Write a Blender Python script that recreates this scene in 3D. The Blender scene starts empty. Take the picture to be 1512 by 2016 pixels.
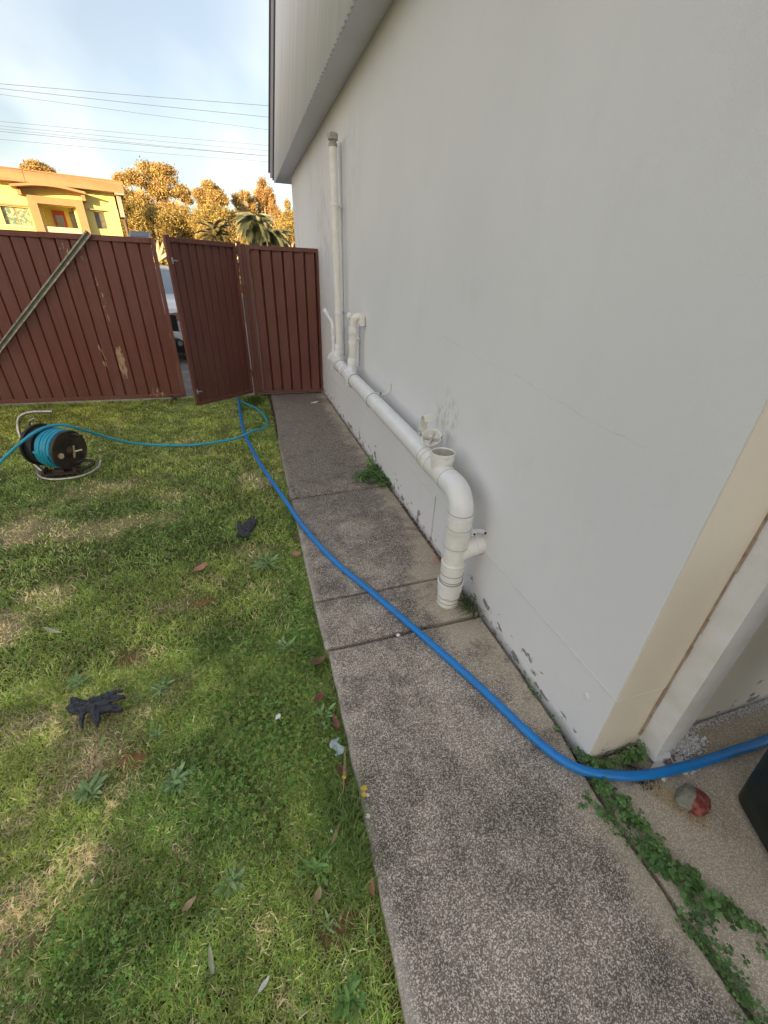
import bpy, math, random
import numpy as np
from mathutils import Vector, Matrix
R = math.radians
random.seed(7); rng = np.random.default_rng(11)
S = bpy.context.scene
COL = S.collection

# ------------------------------------------------------------------ camera
cam_d = bpy.data.cameras.new('camera'); cam = bpy.data.objects.new('camera', cam_d); COL.objects.link(cam)
cam_d.sensor_fit = 'VERTICAL'; cam_d.sensor_height = 36; cam_d.sensor_width = 27
cam_d.lens = 14.372; cam_d.clip_start = 0.02; cam_d.clip_end = 3000
rot = Matrix(((0.95453, 0.119508, -0.273113), (-0.296077, 0.486995, -0.82169), (0.034806, 0.86519, 0.500235)))
cam.matrix_world = Matrix.Translation((0, 0, 1.5)) @ rot.to_4x4()
S.camera = cam
S.render.resolution_x = 768; S.render.resolution_y = 1024
S.render.engine = 'CYCLES'; S.cycles.use_adaptive_sampling = True; S.cycles.adaptive_threshold = 0.015; S.cycles.diffuse_bounces = 3; S.cycles.glossy_bounces = 2; S.cycles.transmission_bounces = 3

# ------------------------------------------------------------------ sky, sun, exposure
SUN_EL, SUN_AZ = R(9), R(215)            # low late sun behind the camera to the left; azimuth from +Y towards +X
S.view_settings.view_transform = 'Standard'; S.view_settings.look = 'None'
S.view_settings.gamma = 1; S.view_settings.use_curve_mapping = False
S.view_settings.exposure = 2.08
w = bpy.data.worlds.new('World'); S.world = w; w.use_nodes = True
nt = w.node_tree; nt.nodes.clear(); N = nt.nodes.new; L = nt.links.new
out = N('ShaderNodeOutputWorld'); bg = N('ShaderNodeBackground'); bg.inputs['Strength'].default_value = 0.15
sky = N('ShaderNodeTexSky'); sky.sky_type = 'NISHITA'; sky.sun_disc = False
sky.sun_elevation = SUN_EL; sky.sun_rotation = SUN_AZ; sky.air_density = 1.0; sky.dust_density = 2.0; sky.ozone_density = 1.5
tc = N('ShaderNodeTexCoord'); sep = N('ShaderNodeSeparateXYZ'); L(tc.outputs['Generated'], sep.inputs[0])
ad = N('ShaderNodeMath'); ad.operation = 'ADD'; ad.inputs[1].default_value = 0.25; L(sep.outputs['Z'], ad.inputs[0])
mx = N('ShaderNodeMath'); mx.operation = 'MAXIMUM'; mx.inputs[1].default_value = 0.05; L(ad.outputs[0], mx.inputs[0])
comb = N('ShaderNodeCombineXYZ')
for ax, k in (('X', 0), ('Y', 1)):
    dv = N('ShaderNodeMath'); dv.operation = 'DIVIDE'; L(sep.outputs[ax], dv.inputs[0]); L(mx.outputs[0], dv.inputs[1]); L(dv.outputs[0], comb.inputs[k])
mp = N('ShaderNodeMapping'); mp.inputs['Rotation'].default_value = (0, 0, R(35)); mp.inputs['Scale'].default_value = (1.9, 0.9, 1); mp.inputs['Location'].default_value = (0.35, 0.1, 0)
L(comb.outputs[0], mp.inputs['Vector'])
nz = N('ShaderNodeTexNoise'); nz.inputs['Scale'].default_value = 1.3; nz.inputs['Detail'].default_value = 4; nz.inputs['Roughness'].default_value = 0.42
nz.inputs['Distortion'].default_value = 0.3
L(mp.outputs[0], nz.inputs['Vector'])
cr = N('ShaderNodeValToRGB'); cr.color_ramp.elements[0].position = 0.40; cr.color_ramp.elements[0].color = (0, 0, 0, 1)
cr.color_ramp.elements[1].position = 0.64; cr.color_ramp.elements[1].color = (1, 1, 1, 1)
L(nz.outputs['Fac'], cr.inputs[0])
mapc = N('ShaderNodeMapRange'); mapc.inputs[3].default_value = 0.65; mapc.inputs[4].default_value = 0.72; L(cr.outputs[0], mapc.inputs[0])
ccol = N('ShaderNodeMix'); ccol.data_type = 'RGBA'
ccol.inputs[6].default_value = (0.80, 0.70, 0.62, 1); ccol.inputs[7].default_value = (1.45, 1.36, 1.25, 1); L(cr.outputs[0], ccol.inputs[0])
mixc = N('ShaderNodeMix'); mixc.data_type = 'RGBA'; L(mapc.outputs[0], mixc.inputs[0]); L(sky.outputs[0], mixc.inputs[6]); L(ccol.outputs[2], mixc.inputs[7])
L(mixc.outputs[2], bg.inputs['Color']); L(bg.outputs[0], out.inputs[0])

sd = bpy.data.lights.new('sun', 'SUN'); so = bpy.data.objects.new('sun', sd); COL.objects.link(so)
sd.energy = 3.6; sd.angle = R(0.5); sd.color = (1.0, 0.67, 0.33)
to_sun = Vector((math.sin(SUN_AZ)*math.cos(SUN_EL), math.cos(SUN_AZ)*math.cos(SUN_EL), math.sin(SUN_EL)))
so.rotation_euler = to_sun.to_track_quat('Z', 'Y').to_euler(); so.location = (0, -5, 12)

# ------------------------------------------------------------------ helpers
class MB:
    def __init__(s): s.v = []; s.f = []
    def add(s, vs, fs):
        o = len(s.v); s.v += [tuple(p) for p in vs]; s.f += [tuple(i+o for i in f) for f in fs]; return s
    def box(s, a, b):
        (x0, y0, z0), (x1, y1, z1) = a, b
        return s.add([(x0,y0,z0),(x1,y0,z0),(x1,y1,z0),(x0,y1,z0),(x0,y0,z1),(x1,y0,z1),(x1,y1,z1),(x0,y1,z1)],
                     [(0,3,2,1),(4,5,6,7),(0,1,5,4),(1,2,6,5),(2,3,7,6),(3,0,4,7)])
    def obox(s, c, size, m=None):
        hx, hy, hz = size[0]/2, size[1]/2, size[2]/2
        vs = [Vector(p) for p in [(-hx,-hy,-hz),(hx,-hy,-hz),(hx,hy,-hz),(-hx,hy,-hz),(-hx,-hy,hz),(hx,-hy,hz),(hx,hy,hz),(-hx,hy,hz)]]
        if m: vs = [m @ p for p in vs]
        c = Vector(c)
        return s.add([p+c for p in vs], [(0,3,2,1),(4,5,6,7),(0,1,5,4),(1,2,6,5),(2,3,7,6),(3,0,4,7)])
    def tube(s, pts, r, n=12, cap=True, flat=None):
        pts = [Vector(p) for p in pts]; m = len(pts)
        rs = r if isinstance(r, (list, tuple)) else [r]*m
        T = [(pts[min(i+1, m-1)]-pts[max(i-1, 0)]).normalized() for i in range(m)]
        ref = Vector((0, 0, 1)) if abs(T[0].z) < .9 else Vector((1, 0, 0))
        u = T[0].cross(ref).normalized(); vs = []
        for i in range(m):
            u = (u - T[i]*u.dot(T[i])).normalized(); v = T[i].cross(u)
            for k in range(n):
                a = 2*math.pi*k/n; q = u*math.cos(a)*rs[i]+v*math.sin(a)*rs[i]
                if flat: q.z *= flat
                vs.append(pts[i]+q)
        fs = []
        for i in range(m-1):
            for k in range(n):
                a = i*n+k; b = i*n+(k+1) % n; fs.append((a, b, b+n, a+n))
        if cap: fs.append(tuple(range(n-1, -1, -1))); fs.append(tuple(range((m-1)*n, m*n)))
        return s.add(vs, fs)
    def lathe(s, prof, o, axis=(0, 0, 1), n=24):
        # prof: (radius, height) pairs along the axis; radius 0 closes
        w_ = Vector(axis).normalized(); ref = Vector((0, 0, 1)) if abs(w_.z) < .9 else Vector((1, 0, 0))
        u = w_.cross(ref).normalized(); v = w_.cross(u); o = Vector(o); vs = []; fs = []
        for r, h in prof:
            for k in range(n):
                a = 2*math.pi*k/n; vs.append(o+w_*h+(u*math.cos(a)+v*math.sin(a))*max(r, 1e-5))
        for i in range(len(prof)-1):
            for k in range(n):
                a = i*n+k; b = i*n+(k+1) % n; fs.append((a, a+n, b+n, b))
        return s.add(vs, fs)
    def prism(s, poly, o, eu, ev, ew, t):
        # polygon in plane (eu,ev), extruded t along ew
        o, eu, ev, ew = map(Vector, (o, eu, ev, ew)); n = len(poly)
        b = [o+eu*p[0]+ev*p[1] for p in poly]; tt = [p+ew*t for p in b]
        fs = [tuple(range(n-1, -1, -1)), tuple(range(n, 2*n))]+[(i, (i+1) % n, n+(i+1) % n, n+i) for i in range(n)]
        return s.add(b+tt, fs)

def empty(name, loc, label=None, cat=None, group=None, kind=None):
    o = bpy.data.objects.new(name, None); COL.objects.link(o); o.location = loc; o.empty_display_size = .1
    return tag(o, label, cat, group, kind)
def tag(o, label=None, cat=None, group=None, kind=None):
    if label: o['label'] = label
    if cat: o['category'] = cat
    if group: o['group'] = group
    if kind: o['kind'] = kind
    return o
def wloc(p):
    v = Vector((0, 0, 0))
    while p: v += p.location; p = p.parent
    return v
def part(name, mb, mat, parent=None, smooth=True, local=False, bevel=0, kind=None, label=None, ang=35):
    off = Vector((0, 0, 0)) if local else wloc(parent)
    me = bpy.data.meshes.new(name)
    me.from_pydata([tuple(Vector(p)-off) for p in mb.v], [], mb.f)
    me.materials.append(mat)
    if smooth:
        me.polygons.foreach_set('use_smooth', [True]*len(me.polygons)); me.set_sharp_from_angle(angle=R(ang))
    me.update()
    o = bpy.data.objects.new(name, me); COL.objects.link(o); o.parent = parent
    if bevel:
        b = o.modifiers.new('bevel', 'BEVEL'); b.width = bevel; b.segments = 2; b.limit_method = 'ANGLE'; b.angle_limit = R(40)
    tag(o, label, None, None, kind)
    return o
def solo(name, mb, mat, base, label, cat, group=None, smooth=True, bevel=0, kind=None, ang=35):
    # a thing that is one mesh; origin at its base
    me = bpy.data.meshes.new(name); b = Vector(base)
    me.from_pydata([tuple(Vector(p)-b) for p in mb.v], [], mb.f); me.materials.append(mat)
    if smooth: me.polygons.foreach_set('use_smooth', [True]*len(me.polygons)); me.set_sharp_from_angle(angle=R(ang))
    o = bpy.data.objects.new(name, me); COL.objects.link(o); o.location = b
    if bevel:
        m_ = o.modifiers.new('bevel', 'BEVEL'); m_.width = bevel; m_.segments = 2; m_.limit_method = 'ANGLE'; m_.angle_limit = R(40)
    return tag(o, label, cat, group, kind)
def npmesh(name, V, F, mat, C=None, smooth=False):
    # V (n,3) float, F (m,k) int, C (n,3) colours
    me = bpy.data.meshes.new(name); V = np.asarray(V, np.float32); F = np.asarray(F, np.int32)
    me.vertices.add(len(V)); me.vertices.foreach_set('co', V.ravel())
    m, k = F.shape; me.loops.add(m*k); me.loops.foreach_set('vertex_index', F.ravel())
    me.polygons.add(m); me.polygons.foreach_set('loop_start', np.arange(0, m*k, k, dtype=np.int32))
    try: me.polygons.foreach_set('loop_total', np.full(m, k, dtype=np.int32))
    except Exception: pass
    if C is not None:
        a = me.color_attributes.new('Col', 'FLOAT_COLOR', 'POINT')
        a.data.foreach_set('color', np.hstack([C, np.ones((len(C), 1))]).astype(np.float32).ravel())
    me.materials.append(mat); me.update(calc_edges=True)
    if smooth: me.polygons.foreach_set('use_smooth', [True]*len(me.polygons))
    o = bpy.data.objects.new(name, me); COL.objects.link(o); return o

def catmull(pts, n=8):
    P = [Vector(p) for p in pts]; P = [P[0]*2-P[1]]+P+[P[-1]*2-P[-2]]; o = []
    for i in range(1, len(P)-2):
        for k in range(n):
            t = k/n; a, b, c, d = P[i-1], P[i], P[i+1], P[i+2]
            o.append(0.5*((2*b)+(c-a)*t+(2*a-5*b+4*c-d)*t*t+(3*b-a-3*c+d)*t**3))
    o.append(P[-2]); return o

# ---- numpy noise
def _h(ix, iy, s):
    n = (ix.astype(np.int64)*374761393+iy.astype(np.int64)*668265263+s*974634777) & 0x7fffffff
    n = ((n ^ (n >> 13))*1274126177) & 0x7fffffff
    return ((n ^ (n >> 16)) & 0xffff)/65535.0
def vn(x, y, sc, s=0):
    x = x*sc; y = y*sc; ix = np.floor(x); iy = np.floor(y); fx = x-ix; fy = y-iy
    fx = fx*fx*(3-2*fx); fy = fy*fy*(3-2*fy)
    a = _h(ix, iy, s); b = _h(ix+1, iy, s); c = _h(ix, iy+1, s); d = _h(ix+1, iy+1, s)
    return (a*(1-fx)+b*fx)*(1-fy)+(c*(1-fx)+d*fx)*fy
def fbm(x, y, sc, s=0, o=4):
    t = 0; a = .5; k = 0
    for i in range(o): t = t+a*vn(x, y, sc*2**i, s+i*17); k += a; a *= .5
    return t/k

# ---- materials
def mat(name, col=(.5,.5,.5), rough=.6, col2=None, scale=8, detail=5, lo=.35, hi=.65, bump=0, bscale=60, metal=0, stretch=(1,1,1), spec=.5, rnd=0):
    m = bpy.data.materials.new(name); m.use_nodes = True; t = m.node_tree; b = t.nodes['Principled BSDF']
    b.inputs['Roughness'].default_value = rough; b.inputs['Metallic'].default_value = metal
    b.inputs['Specular IOR Level'].default_value = spec
    b.inputs['Base Color'].default_value = (*col, 1)
    g = t.nodes.new('ShaderNodeNewGeometry'); mpn = t.nodes.new('ShaderNodeMapping'); mpn.inputs['Scale'].default_value = stretch
    t.links.new(g.outputs['Position'], mpn.inputs[0])
    last = None
    if col2 is not None:
        n = t.nodes.new('ShaderNodeTexNoise'); n.inputs['Scale'].default_value = scale; n.inputs['Detail'].default_value = detail; n.inputs['Roughness'].default_value = .6
        t.links.new(mpn.outputs[0], n.inputs['Vector'])
        r = t.nodes.new('ShaderNodeMapRange'); r.inputs[1].default_value = lo; r.inputs[2].default_value = hi; t.links.new(n.outputs['Fac'], r.inputs[0])
        x = t.nodes.new('ShaderNodeMix'); x.data_type = 'RGBA'; x.inputs[6].default_value = (*col, 1); x.inputs[7].default_value = (*col2, 1)
        t.links.new(r.outputs[0], x.inputs[0]); last = x.outputs[2]
    if rnd:
        oi = t.nodes.new('ShaderNodeObjectInfo'); hs = t.nodes.new('ShaderNodeHueSaturation')
        mr = t.nodes.new('ShaderNodeMapRange'); mr.inputs[3].default_value = 1-rnd; mr.inputs[4].default_value = 1+rnd
        t.links.new(oi.outputs['Random'], mr.inputs[0]); t.links.new(mr.outputs[0], hs.inputs['Value'])
        if last: t.links.new(last, hs.inputs['Color'])
        else: hs.inputs['Color'].default_value = (*col, 1)
        last = hs.outputs[0]
    if last: t.links.new(last, b.inputs['Base Color'])
    if bump:
        n = t.nodes.new('ShaderNodeTexNoise'); n.inputs['Scale'].default_value = bscale; n.inputs['Detail'].default_value = 4
        t.links.new(mpn.outputs[0], n.inputs['Vector'])
        bp = t.nodes.new('ShaderNodeBump'); bp.inputs['Strength'].default_value = bump; bp.inputs['Distance'].default_value = .01
        t.links.new(n.outputs['Fac'], bp.inputs['Height']); t.links.new(bp.outputs[0], b.inputs['Normal'])
    return m

class NG:
    """tiny node-writing aid for the few richer materials"""
    def __init__(s, name, rough=.8):
        s.m = bpy.data.materials.new(name); s.m.use_nodes = True; s.t = s.m.node_tree; s.b = s.t.nodes['Principled BSDF']
        s.b.inputs['Roughness'].default_value = rough
        s.pos = s.t.nodes.new('ShaderNodeNewGeometry').outputs['Position']
        sp = s.t.nodes.new('ShaderNodeSeparateXYZ'); s.t.links.new(s.pos, sp.inputs[0]); s.x, s.y, s.z = sp.outputs
    def L(s, a, b): s.t.links.new(a, b)
    def n(s, k): return s.t.nodes.new(k)
    def noise(s, sc, det=4, rough=.55, stretch=None, off=(0,0,0), dist=0):
        v = s.pos
        mp_ = s.n('ShaderNodeMapping'); mp_.inputs['Scale'].default_value = stretch or (1,1,1); mp_.inputs['Location'].default_value = off; s.L(v, mp_.inputs[0])
        n = s.n('ShaderNodeTexNoise'); n.inputs['Scale'].default_value = sc; n.inputs['Detail'].default_value = det; n.inputs['Roughness'].default_value = rough
        n.inputs['Distortion'].default_value = dist
        s.L(mp_.outputs[0], n.inputs['Vector']); return n.outputs['Fac']
    def voro(s, sc, what='Distance', stretch=None, feature='F1'):
        mp_ = s.n('ShaderNodeMapping'); mp_.inputs['Scale'].default_value = stretch or (1,1,1); s.L(s.pos, mp_.inputs[0])
        n = s.n('ShaderNodeTexVoronoi'); n.feature = feature; n.inputs['Scale'].default_value = sc; s.L(mp_.outputs[0], n.inputs['Vector']); return n.outputs[what]
    def rng(s, v, a, b, c=0, d=1, smooth=True):
        r = s.n('ShaderNodeMapRange'); r.interpolation_type = 'SMOOTHSTEP' if smooth else 'LINEAR'
        for i, q in enumerate((a, b, c, d)): r.inputs[i+1].default_value = q
        s.L(v, r.inputs[0]); return r.outputs[0]
    def math(s, op, a, b=None):
        n = s.n('ShaderNodeMath'); n.operation = op
        for i, q in enumerate((a, b)):
            if q is None: continue
            if isinstance(q, (int, float)): n.inputs[i].default_value = q
            else: s.L(q, n.inputs[i])
        return n.outputs[0]
    def mix(s, f, a, b):
        n = s.n('ShaderNodeMix'); n.data_type = 'RGBA'
        for i, q in ((0, f), (6, a), (7, b)):
            if isinstance(q, tuple): n.inputs[i].default_value = (*q, 1)
            elif isinstance(q, (int, float)): n.inputs[i].default_value = q
            else: s.L(q, n.inputs[i])
        return n.outputs[2]
    def bump(s, h, strength=.3, dist=.01):
        n = s.n('ShaderNodeBump'); n.inputs['Strength'].default_value = strength; n.inputs['Distance'].default_value = dist
        s.L(h, n.inputs['Height']); s.L(n.outputs[0], s.b.inputs['Normal'])
    def blob(s, cx, cy, cz, rx, ry, rz):
        # 1 inside an ellipsoid, falling to 0 (world position)
        t = None
        for v, c, r in ((s.x, cx, rx), (s.y, cy, ry), (s.z, cz, rz)):
            if r is None: continue
            d = s.math('MULTIPLY', s.math('SUBTRACT', v, c), 1/r); d = s.math('MULTIPLY', d, d); t = d if t is None else s.math('ADD', t, d)
        return s.math('SUBTRACT', 1.0, s.math('SQRT', t))
    def color(s, c): s.L(c, s.b.inputs['Base Color'])

def concrete_mat(name, buffx=None, darkness=.5, seed=0):
    g = NG(name, .9)
    big = g.noise(1.6, 5, .6, off=(seed, 0, 0)); med = g.noise(9, 5, .65, off=(seed, 3, 0)); fine = g.noise(170, 3, .7); grit = g.voro(370, 'Color'); gr2 = g.voro(520, 'Color')
    sepn = g.n('ShaderNodeSeparateColor'); g.L(grit, sepn.inputs[0]); r1 = sepn.outputs[0]
    fine2 = g.noise(300, 2, .6, off=(3, 3, 3)); sep2 = g.n('ShaderNodeSeparateColor'); g.L(gr2, sep2.inputs[0]); r2 = sep2.outputs[1]
    age = g.math('MULTIPLY', g.rng(g.y, 1.6, 4.2), .16) if buffx is not None and seed == 0 else g.math('MULTIPLY', big, 0)
    dirt = g.rng(g.math('ADD', g.math('ADD', g.math('MULTIPLY', big, .6), g.math('MULTIPLY', med, .4)), age), .38, .60)
    base = g.mix(dirt, (.33, .270, .212), (.112, .091, .075))
    speck = g.rng(g.math('ADD', g.math('MULTIPLY', r1, .5), g.math('ADD', g.math('MULTIPLY', fine, .55), g.math('MULTIPLY', g.noise(60, 4, .7, off=(7, 0, 0)), .35))), .66, .93)
    c = g.mix(speck, base, g.mix(dirt, (.98, .88, .75), (.64, .56, .48)))
    c = g.mix(g.math('MULTIPLY', g.rng(r2, .55, 1), .6), c, (.07, .054, .045))
    white = g.rng(g.math('ADD', g.noise(60, 2, .5, off=(5, 1, 0)), g.math('MULTIPLY', g.noise(6, 2, .5, off=(1, 7, 0)), .35)), .93, .97)
    c = g.mix(g.math('MULTIPLY', white, .8), c, (.85, .80, .73))
    if buffx is not None:
        e = g.math('ADD', g.x, g.math('MULTIPLY', g.math('SUBTRACT', g.noise(4.2, 5, .7, off=(2, seed, 0)), .5), .45))
        # cleaner strip along the wall; widest around the pipe foot
        pf = g.blob(.86, 1.5, 0, .5, .62, None)
        e = g.math('ADD', e, g.math('MULTIPLY', g.rng(pf, 0, 1), .22))
        m_ = g.rng(e, buffx, buffx+.13)
        bc = g.mix(speck, (.46, .385, .285), (.66, .58, .46))
        c = g.mix(g.math('MULTIPLY', m_, .82), c, bc)
        # pale worn arris on the lawn side
        m2 = g.rng(g.math('ADD', g.x, g.math('MULTIPLY', g.noise(7, 3, .6), .05)), .245, .20)
        c = g.mix(g.math('MULTIPLY', m2, .45), c, (.58, .53, .46))
    # dark lichen patches
    lich = g.rng(g.noise(4.4, 6, .7, off=(9, 2, 0), dist=.4), .50, .66)
    c = g.mix(g.math('MULTIPLY', lich, darkness), c, g.mix(speck, (.062, .049, .041), (.40, .35, .30)))
    g.color(c)
    g.bump(g.math('ADD', g.math('MULTIPLY', r1, .5), g.math('ADD', fine, g.math('MULTIPLY', med, 1.2))), .55, .0035)
    return g.m

def wall_mat(name, col, col2, peel=True, marks=True):
    g = NG(name, .85)
    n1 = g.noise(.9, 4, .5); c = g.mix(g.rng(n1, .3, .7), col, col2)
    c = g.mix(g.math('MULTIPLY', g.rng(g.noise(5, 5, .65, stretch=(1, 1, .5), off=(4, 4, 4)), .52, .75), .10), c, (.52, .52, .50))
    if marks:
        # streaks, stronger high up and at the far end, and smudges
        st = g.noise(3.0, 4, .6, stretch=(1, 1.6, .22), off=(0, 3, 0))
        zz = g.rng(g.z, .9, 2.4)
        f = g.rng(g.y, 3.0, 6.0)
        c = g.mix(g.math('MULTIPLY', g.math('MULTIPLY', g.rng(st, .50, .72), .22), g.math('MULTIPLY', zz, f)), c, (.27, .26, .24))
        for (cy, cz, ry, rz, amt, cc) in ((1.99, .82, .22, .22, .45, (.38, .35, .25)), (4.15, 2.25, .30, .45, .22, (.40, .39, .37)), (5.6, 1.9, .8, .7, .28, (.36, .36, .34))):
            b = g.blob(0, cy, cz, None, ry, rz)
            mk = g.math('MULTIPLY', g.rng(b, 0, .7), g.rng(g.noise(26 if rz < .3 else 7, 4, .7, stretch=(1, 1, .6)), .46, .62))
            c = g.mix(g.math('MULTIPLY', mk, amt), c, cc)
    h = g.math('ADD', g.noise(190, 3, .6), g.math('MULTIPLY', g.noise(30, 3, .5), .8))
    if peel:
        # paint blistering off the plinth in flakes
        n2 = g.noise(13, 5, .62, stretch=(1, .8, 1.25), off=(0, 1.3, 0)); big = g.noise(1.1, 2, .5, off=(0, 4, 0))
        thr = g.math('ADD', g.math('MULTIPLY', g.rng(g.z, .01, .30, 0, 1), .17), g.math('MULTIPLY', g.math('SUBTRACT', .55, big), .35))
        v = g.math('SUBTRACT', n2, g.math('ADD', thr, g.rng(g.y, 1.7, .9, 0, .03))); mk = g.rng(v, .552, .562)
        lowm = g.rng(g.z, .33, .30)
        mk = g.math('MULTIPLY', mk, lowm)
        edge = g.math('MULTIPLY', g.rng(v, .528, .552), lowm)
        c = g.mix(g.math('MULTIPLY', edge, .35), c, (.30, .30, .29))
        c = g.mix(mk, c, g.mix(g.noise(40, 3), (.33, .325, .31), (.20, .19, .18)))
        base = g.math('MULTIPLY', g.rng(g.math('ADD', g.z, g.math('MULTIPLY', g.noise(9, 4, .6), .07)), .075, .03), .45)
        c = g.mix(base, c, (.26, .235, .20))
        h = g.math('SUBTRACT', h, g.math('MULTIPLY', mk, 2.0))
    g.color(c); g.bump(h, .32, .004)
    return g.m

def fence_mat(name, peelings=False, k=1.0):
    g = NG(name, .42)
    st = g.noise(4, 4, .6, stretch=(14, 14, .35)); dust = g.noise(2.2, 4, .6)
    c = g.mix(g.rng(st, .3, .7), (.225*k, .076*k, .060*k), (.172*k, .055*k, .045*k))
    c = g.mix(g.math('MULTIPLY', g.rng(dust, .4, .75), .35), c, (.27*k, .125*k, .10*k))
    low = g.rng(g.z, .35, .0); c = g.mix(g.math('MULTIPLY', low, .25), c, (.17, .09, .065))
    sc = g.noise(46, 4, .75, stretch=(1, 1, .45), off=(3, 0, 1)); c = g.mix(g.rng(sc, .735, .75), c, (.50, .38, .27))
    if peelings:
        for (cx, cz, rx, rz, th, tilt) in ((-1.50, .46, .065, .30, .44, 0), (-1.69, .52, .05, .22, .50, 0), (-1.52, 1.15, .05, .55, .58, 0), (-1.75, 1.62, .10, .14, .60, 0), (-1.18, .07, .14, .12, .54, 0), (-1.58, 1.62, .10, .20, .59, 0)):
            b = g.rng(g.blob(cx, 0, cz, rx, None, rz), 0, .6)
            n_ = g.noise(30, 5, .65, stretch=(1.5, 1, .38), off=(cx, 0, cz))
            mk = g.rng(g.math('ADD', g.math('MULTIPLY', b, .30), n_), th+.29, th+.305)
            c = g.mix(mk, c, (.52, .36, .22))
    g.color(c); g.bump(g.noise(5, 3, .5, stretch=(24, 24, .3)), .12, .004)
    rr = g.rng(dust, .3, .8, .36, .55); g.L(rr, g.b.inputs['Roughness'])
    return g.m

def attr_mat(name, rough=.6, trans=.25, spec=.3, mul=None):
    m = bpy.data.materials.new(name); m.use_nodes = True; t = m.node_tree; b = t.nodes['Principled BSDF']
    a = t.nodes.new('ShaderNodeAttribute'); a.attribute_name = 'Col'
    b.inputs['Roughness'].default_value = rough; b.inputs['Specular IOR Level'].default_value = spec
    t.links.new(a.outputs['Color'], b.inputs['Base Color'])
    if trans:
        tr = t.nodes.new('ShaderNodeBsdfTranslucent'); ms = t.nodes.new('ShaderNodeMixShader'); ms.inputs[0].default_value = trans
        t.links.new(a.outputs['Color'], tr.inputs['Color']); t.links.new(b.outputs[0], ms.inputs[1]); t.links.new(tr.outputs[0], ms.inputs[2])
        t.links.new(ms.outputs[0], t.nodes['Material Output'].inputs[0])
    return m

M = {}
M['path'] = concrete_mat('path_concrete', .83, .62, 0)
M['slab2'] = concrete_mat('yard_concrete', .80, .25, 4)
M['drive'] = mat('driveway_concrete', (.24, .22, .21), .9, (.15, .135, .13), 4, bump=.3)
M['soil'] = mat('soil', (.055, .040, .024), .95, (.10, .07, .04), 14, 6, bump=.8, bscale=90)
M['farground'] = mat('far_grass', (.07, .085, .03), .95, (.10, .09, .045), .3)
M['wall'] = wall_mat('painted_render', (.755, .765, .785), (.80, .81, .825))
M['cream'] = wall_mat('cream_render', (.76, .70, .58), (.79, .735, .62), True, False)
M['soffit'] = mat('soffit_paint', (.79, .80, .83), .8, (.74, .75, .78), 2, bump=.05)
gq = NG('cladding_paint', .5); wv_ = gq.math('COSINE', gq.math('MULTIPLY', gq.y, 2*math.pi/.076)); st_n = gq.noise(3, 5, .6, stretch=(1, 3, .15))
cq = gq.mix(gq.rng(st_n, .3, .7), (.80, .83, .90), (.72, .745, .80)); gq.color(gq.mix(gq.rng(wv_, .1, .9, 0, .30), cq, (.42, .42, .42))); M['clad'] = gq.m  # valleys coloured darker to paint in the shading of the ribs
M['dark_metal'] = mat('dark_trim', (.06, .06, .07), .6)
M['grey_trim'] = mat('grey_trim', (.42, .42, .45), .6)
M['pvc'] = mat('painted_pvc', (.86, .875, .90), .30, (.78, .785, .77), 7, 5, bump=.05, bscale=40)
M['pvc_old'] = mat('weathered_pvc', (.84, .845, .84), .40, (.76, .745, .66), 18, 5, bump=.08, bscale=60)
M['pvc_in'] = mat('pvc_inside', (.38, .36, .33), .7, (.52, .50, .46), 30)
M['groove'] = mat('pipe_joint_shadow', (.36, .35, .31), .8)  # grey for the painted shadow lines at pipe joints
M['whitemetal'] = mat('white_painted_metal', (.78, .80, .83), .4, (.68, .68, .66), 10, bump=.1, bscale=25)
M['fence'] = fence_mat('maroon_steel_shaded', False, .70); M['fence_peel'] = fence_mat('maroon_steel_peeling', True)  # darker copy for gate and right panel: their shade is in the colour
M['galv'] = mat('galvanised_steel', (.58, .55, .46), .45, (.28, .27, .22), 22, metal=.45, bump=.05)
M['olive'] = mat('olive_grime', (.20, .21, .16), .6, (.12, .13, .09), 8, 5, stretch=(3, 3, 1))
M['hinge'] = mat('rusty_steel', (.12, .045, .03), .8, (.30, .12, .06), 60, bump=.4)
M['latch'] = mat('latch_metal', (.55, .53, .50), .4, (.42, .38, .34), 70, metal=.4)
M['blue'] = mat('blue_hose', (.010, .215, .62), .34, (.03, .15, .40), 26, 6, .48, .80, bump=.06, bscale=120)
M['cyan'] = mat('cyan_hose', (.03, .40, .56), .4, (.025, .33, .50), 15)
M['black'] = mat('black_plastic', (.018, .018, .02), .5, (.045, .04, .038), 20, bump=.1)
M['rust'] = mat('brown_dirty_metal', (.10, .055, .035), .8, (.045, .03, .025), 22, bump=.2)
M['chrome'] = mat('worn_chrome_tube', (.62, .60, .56), .3, (.40, .36, .30), 45, metal=.85)
M['brass'] = mat('brass', (.70, .62, .45), .35, metal=.7)
M['dial'] = mat('gauge_face', (.75, .68, .52), .5, (.55, .38, .22), 90)
M['bin'] = mat('dark_green_bin_plastic', (.006, .013, .012), .42, (.010, .020, .017), 6, bump=.08, bscale=180)
M['glove'] = mat('black_nitrile', (.028, .031, .044), .42, (.045, .048, .062), 60, bump=.7, bscale=110)

# ================================================================== THE SETTING
# ground to the horizon
g = MB(); g.add([(-900, -900, -.09), (900, -900, -.09), (900, 900, -.09), (-900, 900, -.09)], [(0, 1, 2, 3)])
tag(part('ground', g, M['farground'], smooth=False), kind='structure')
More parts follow.
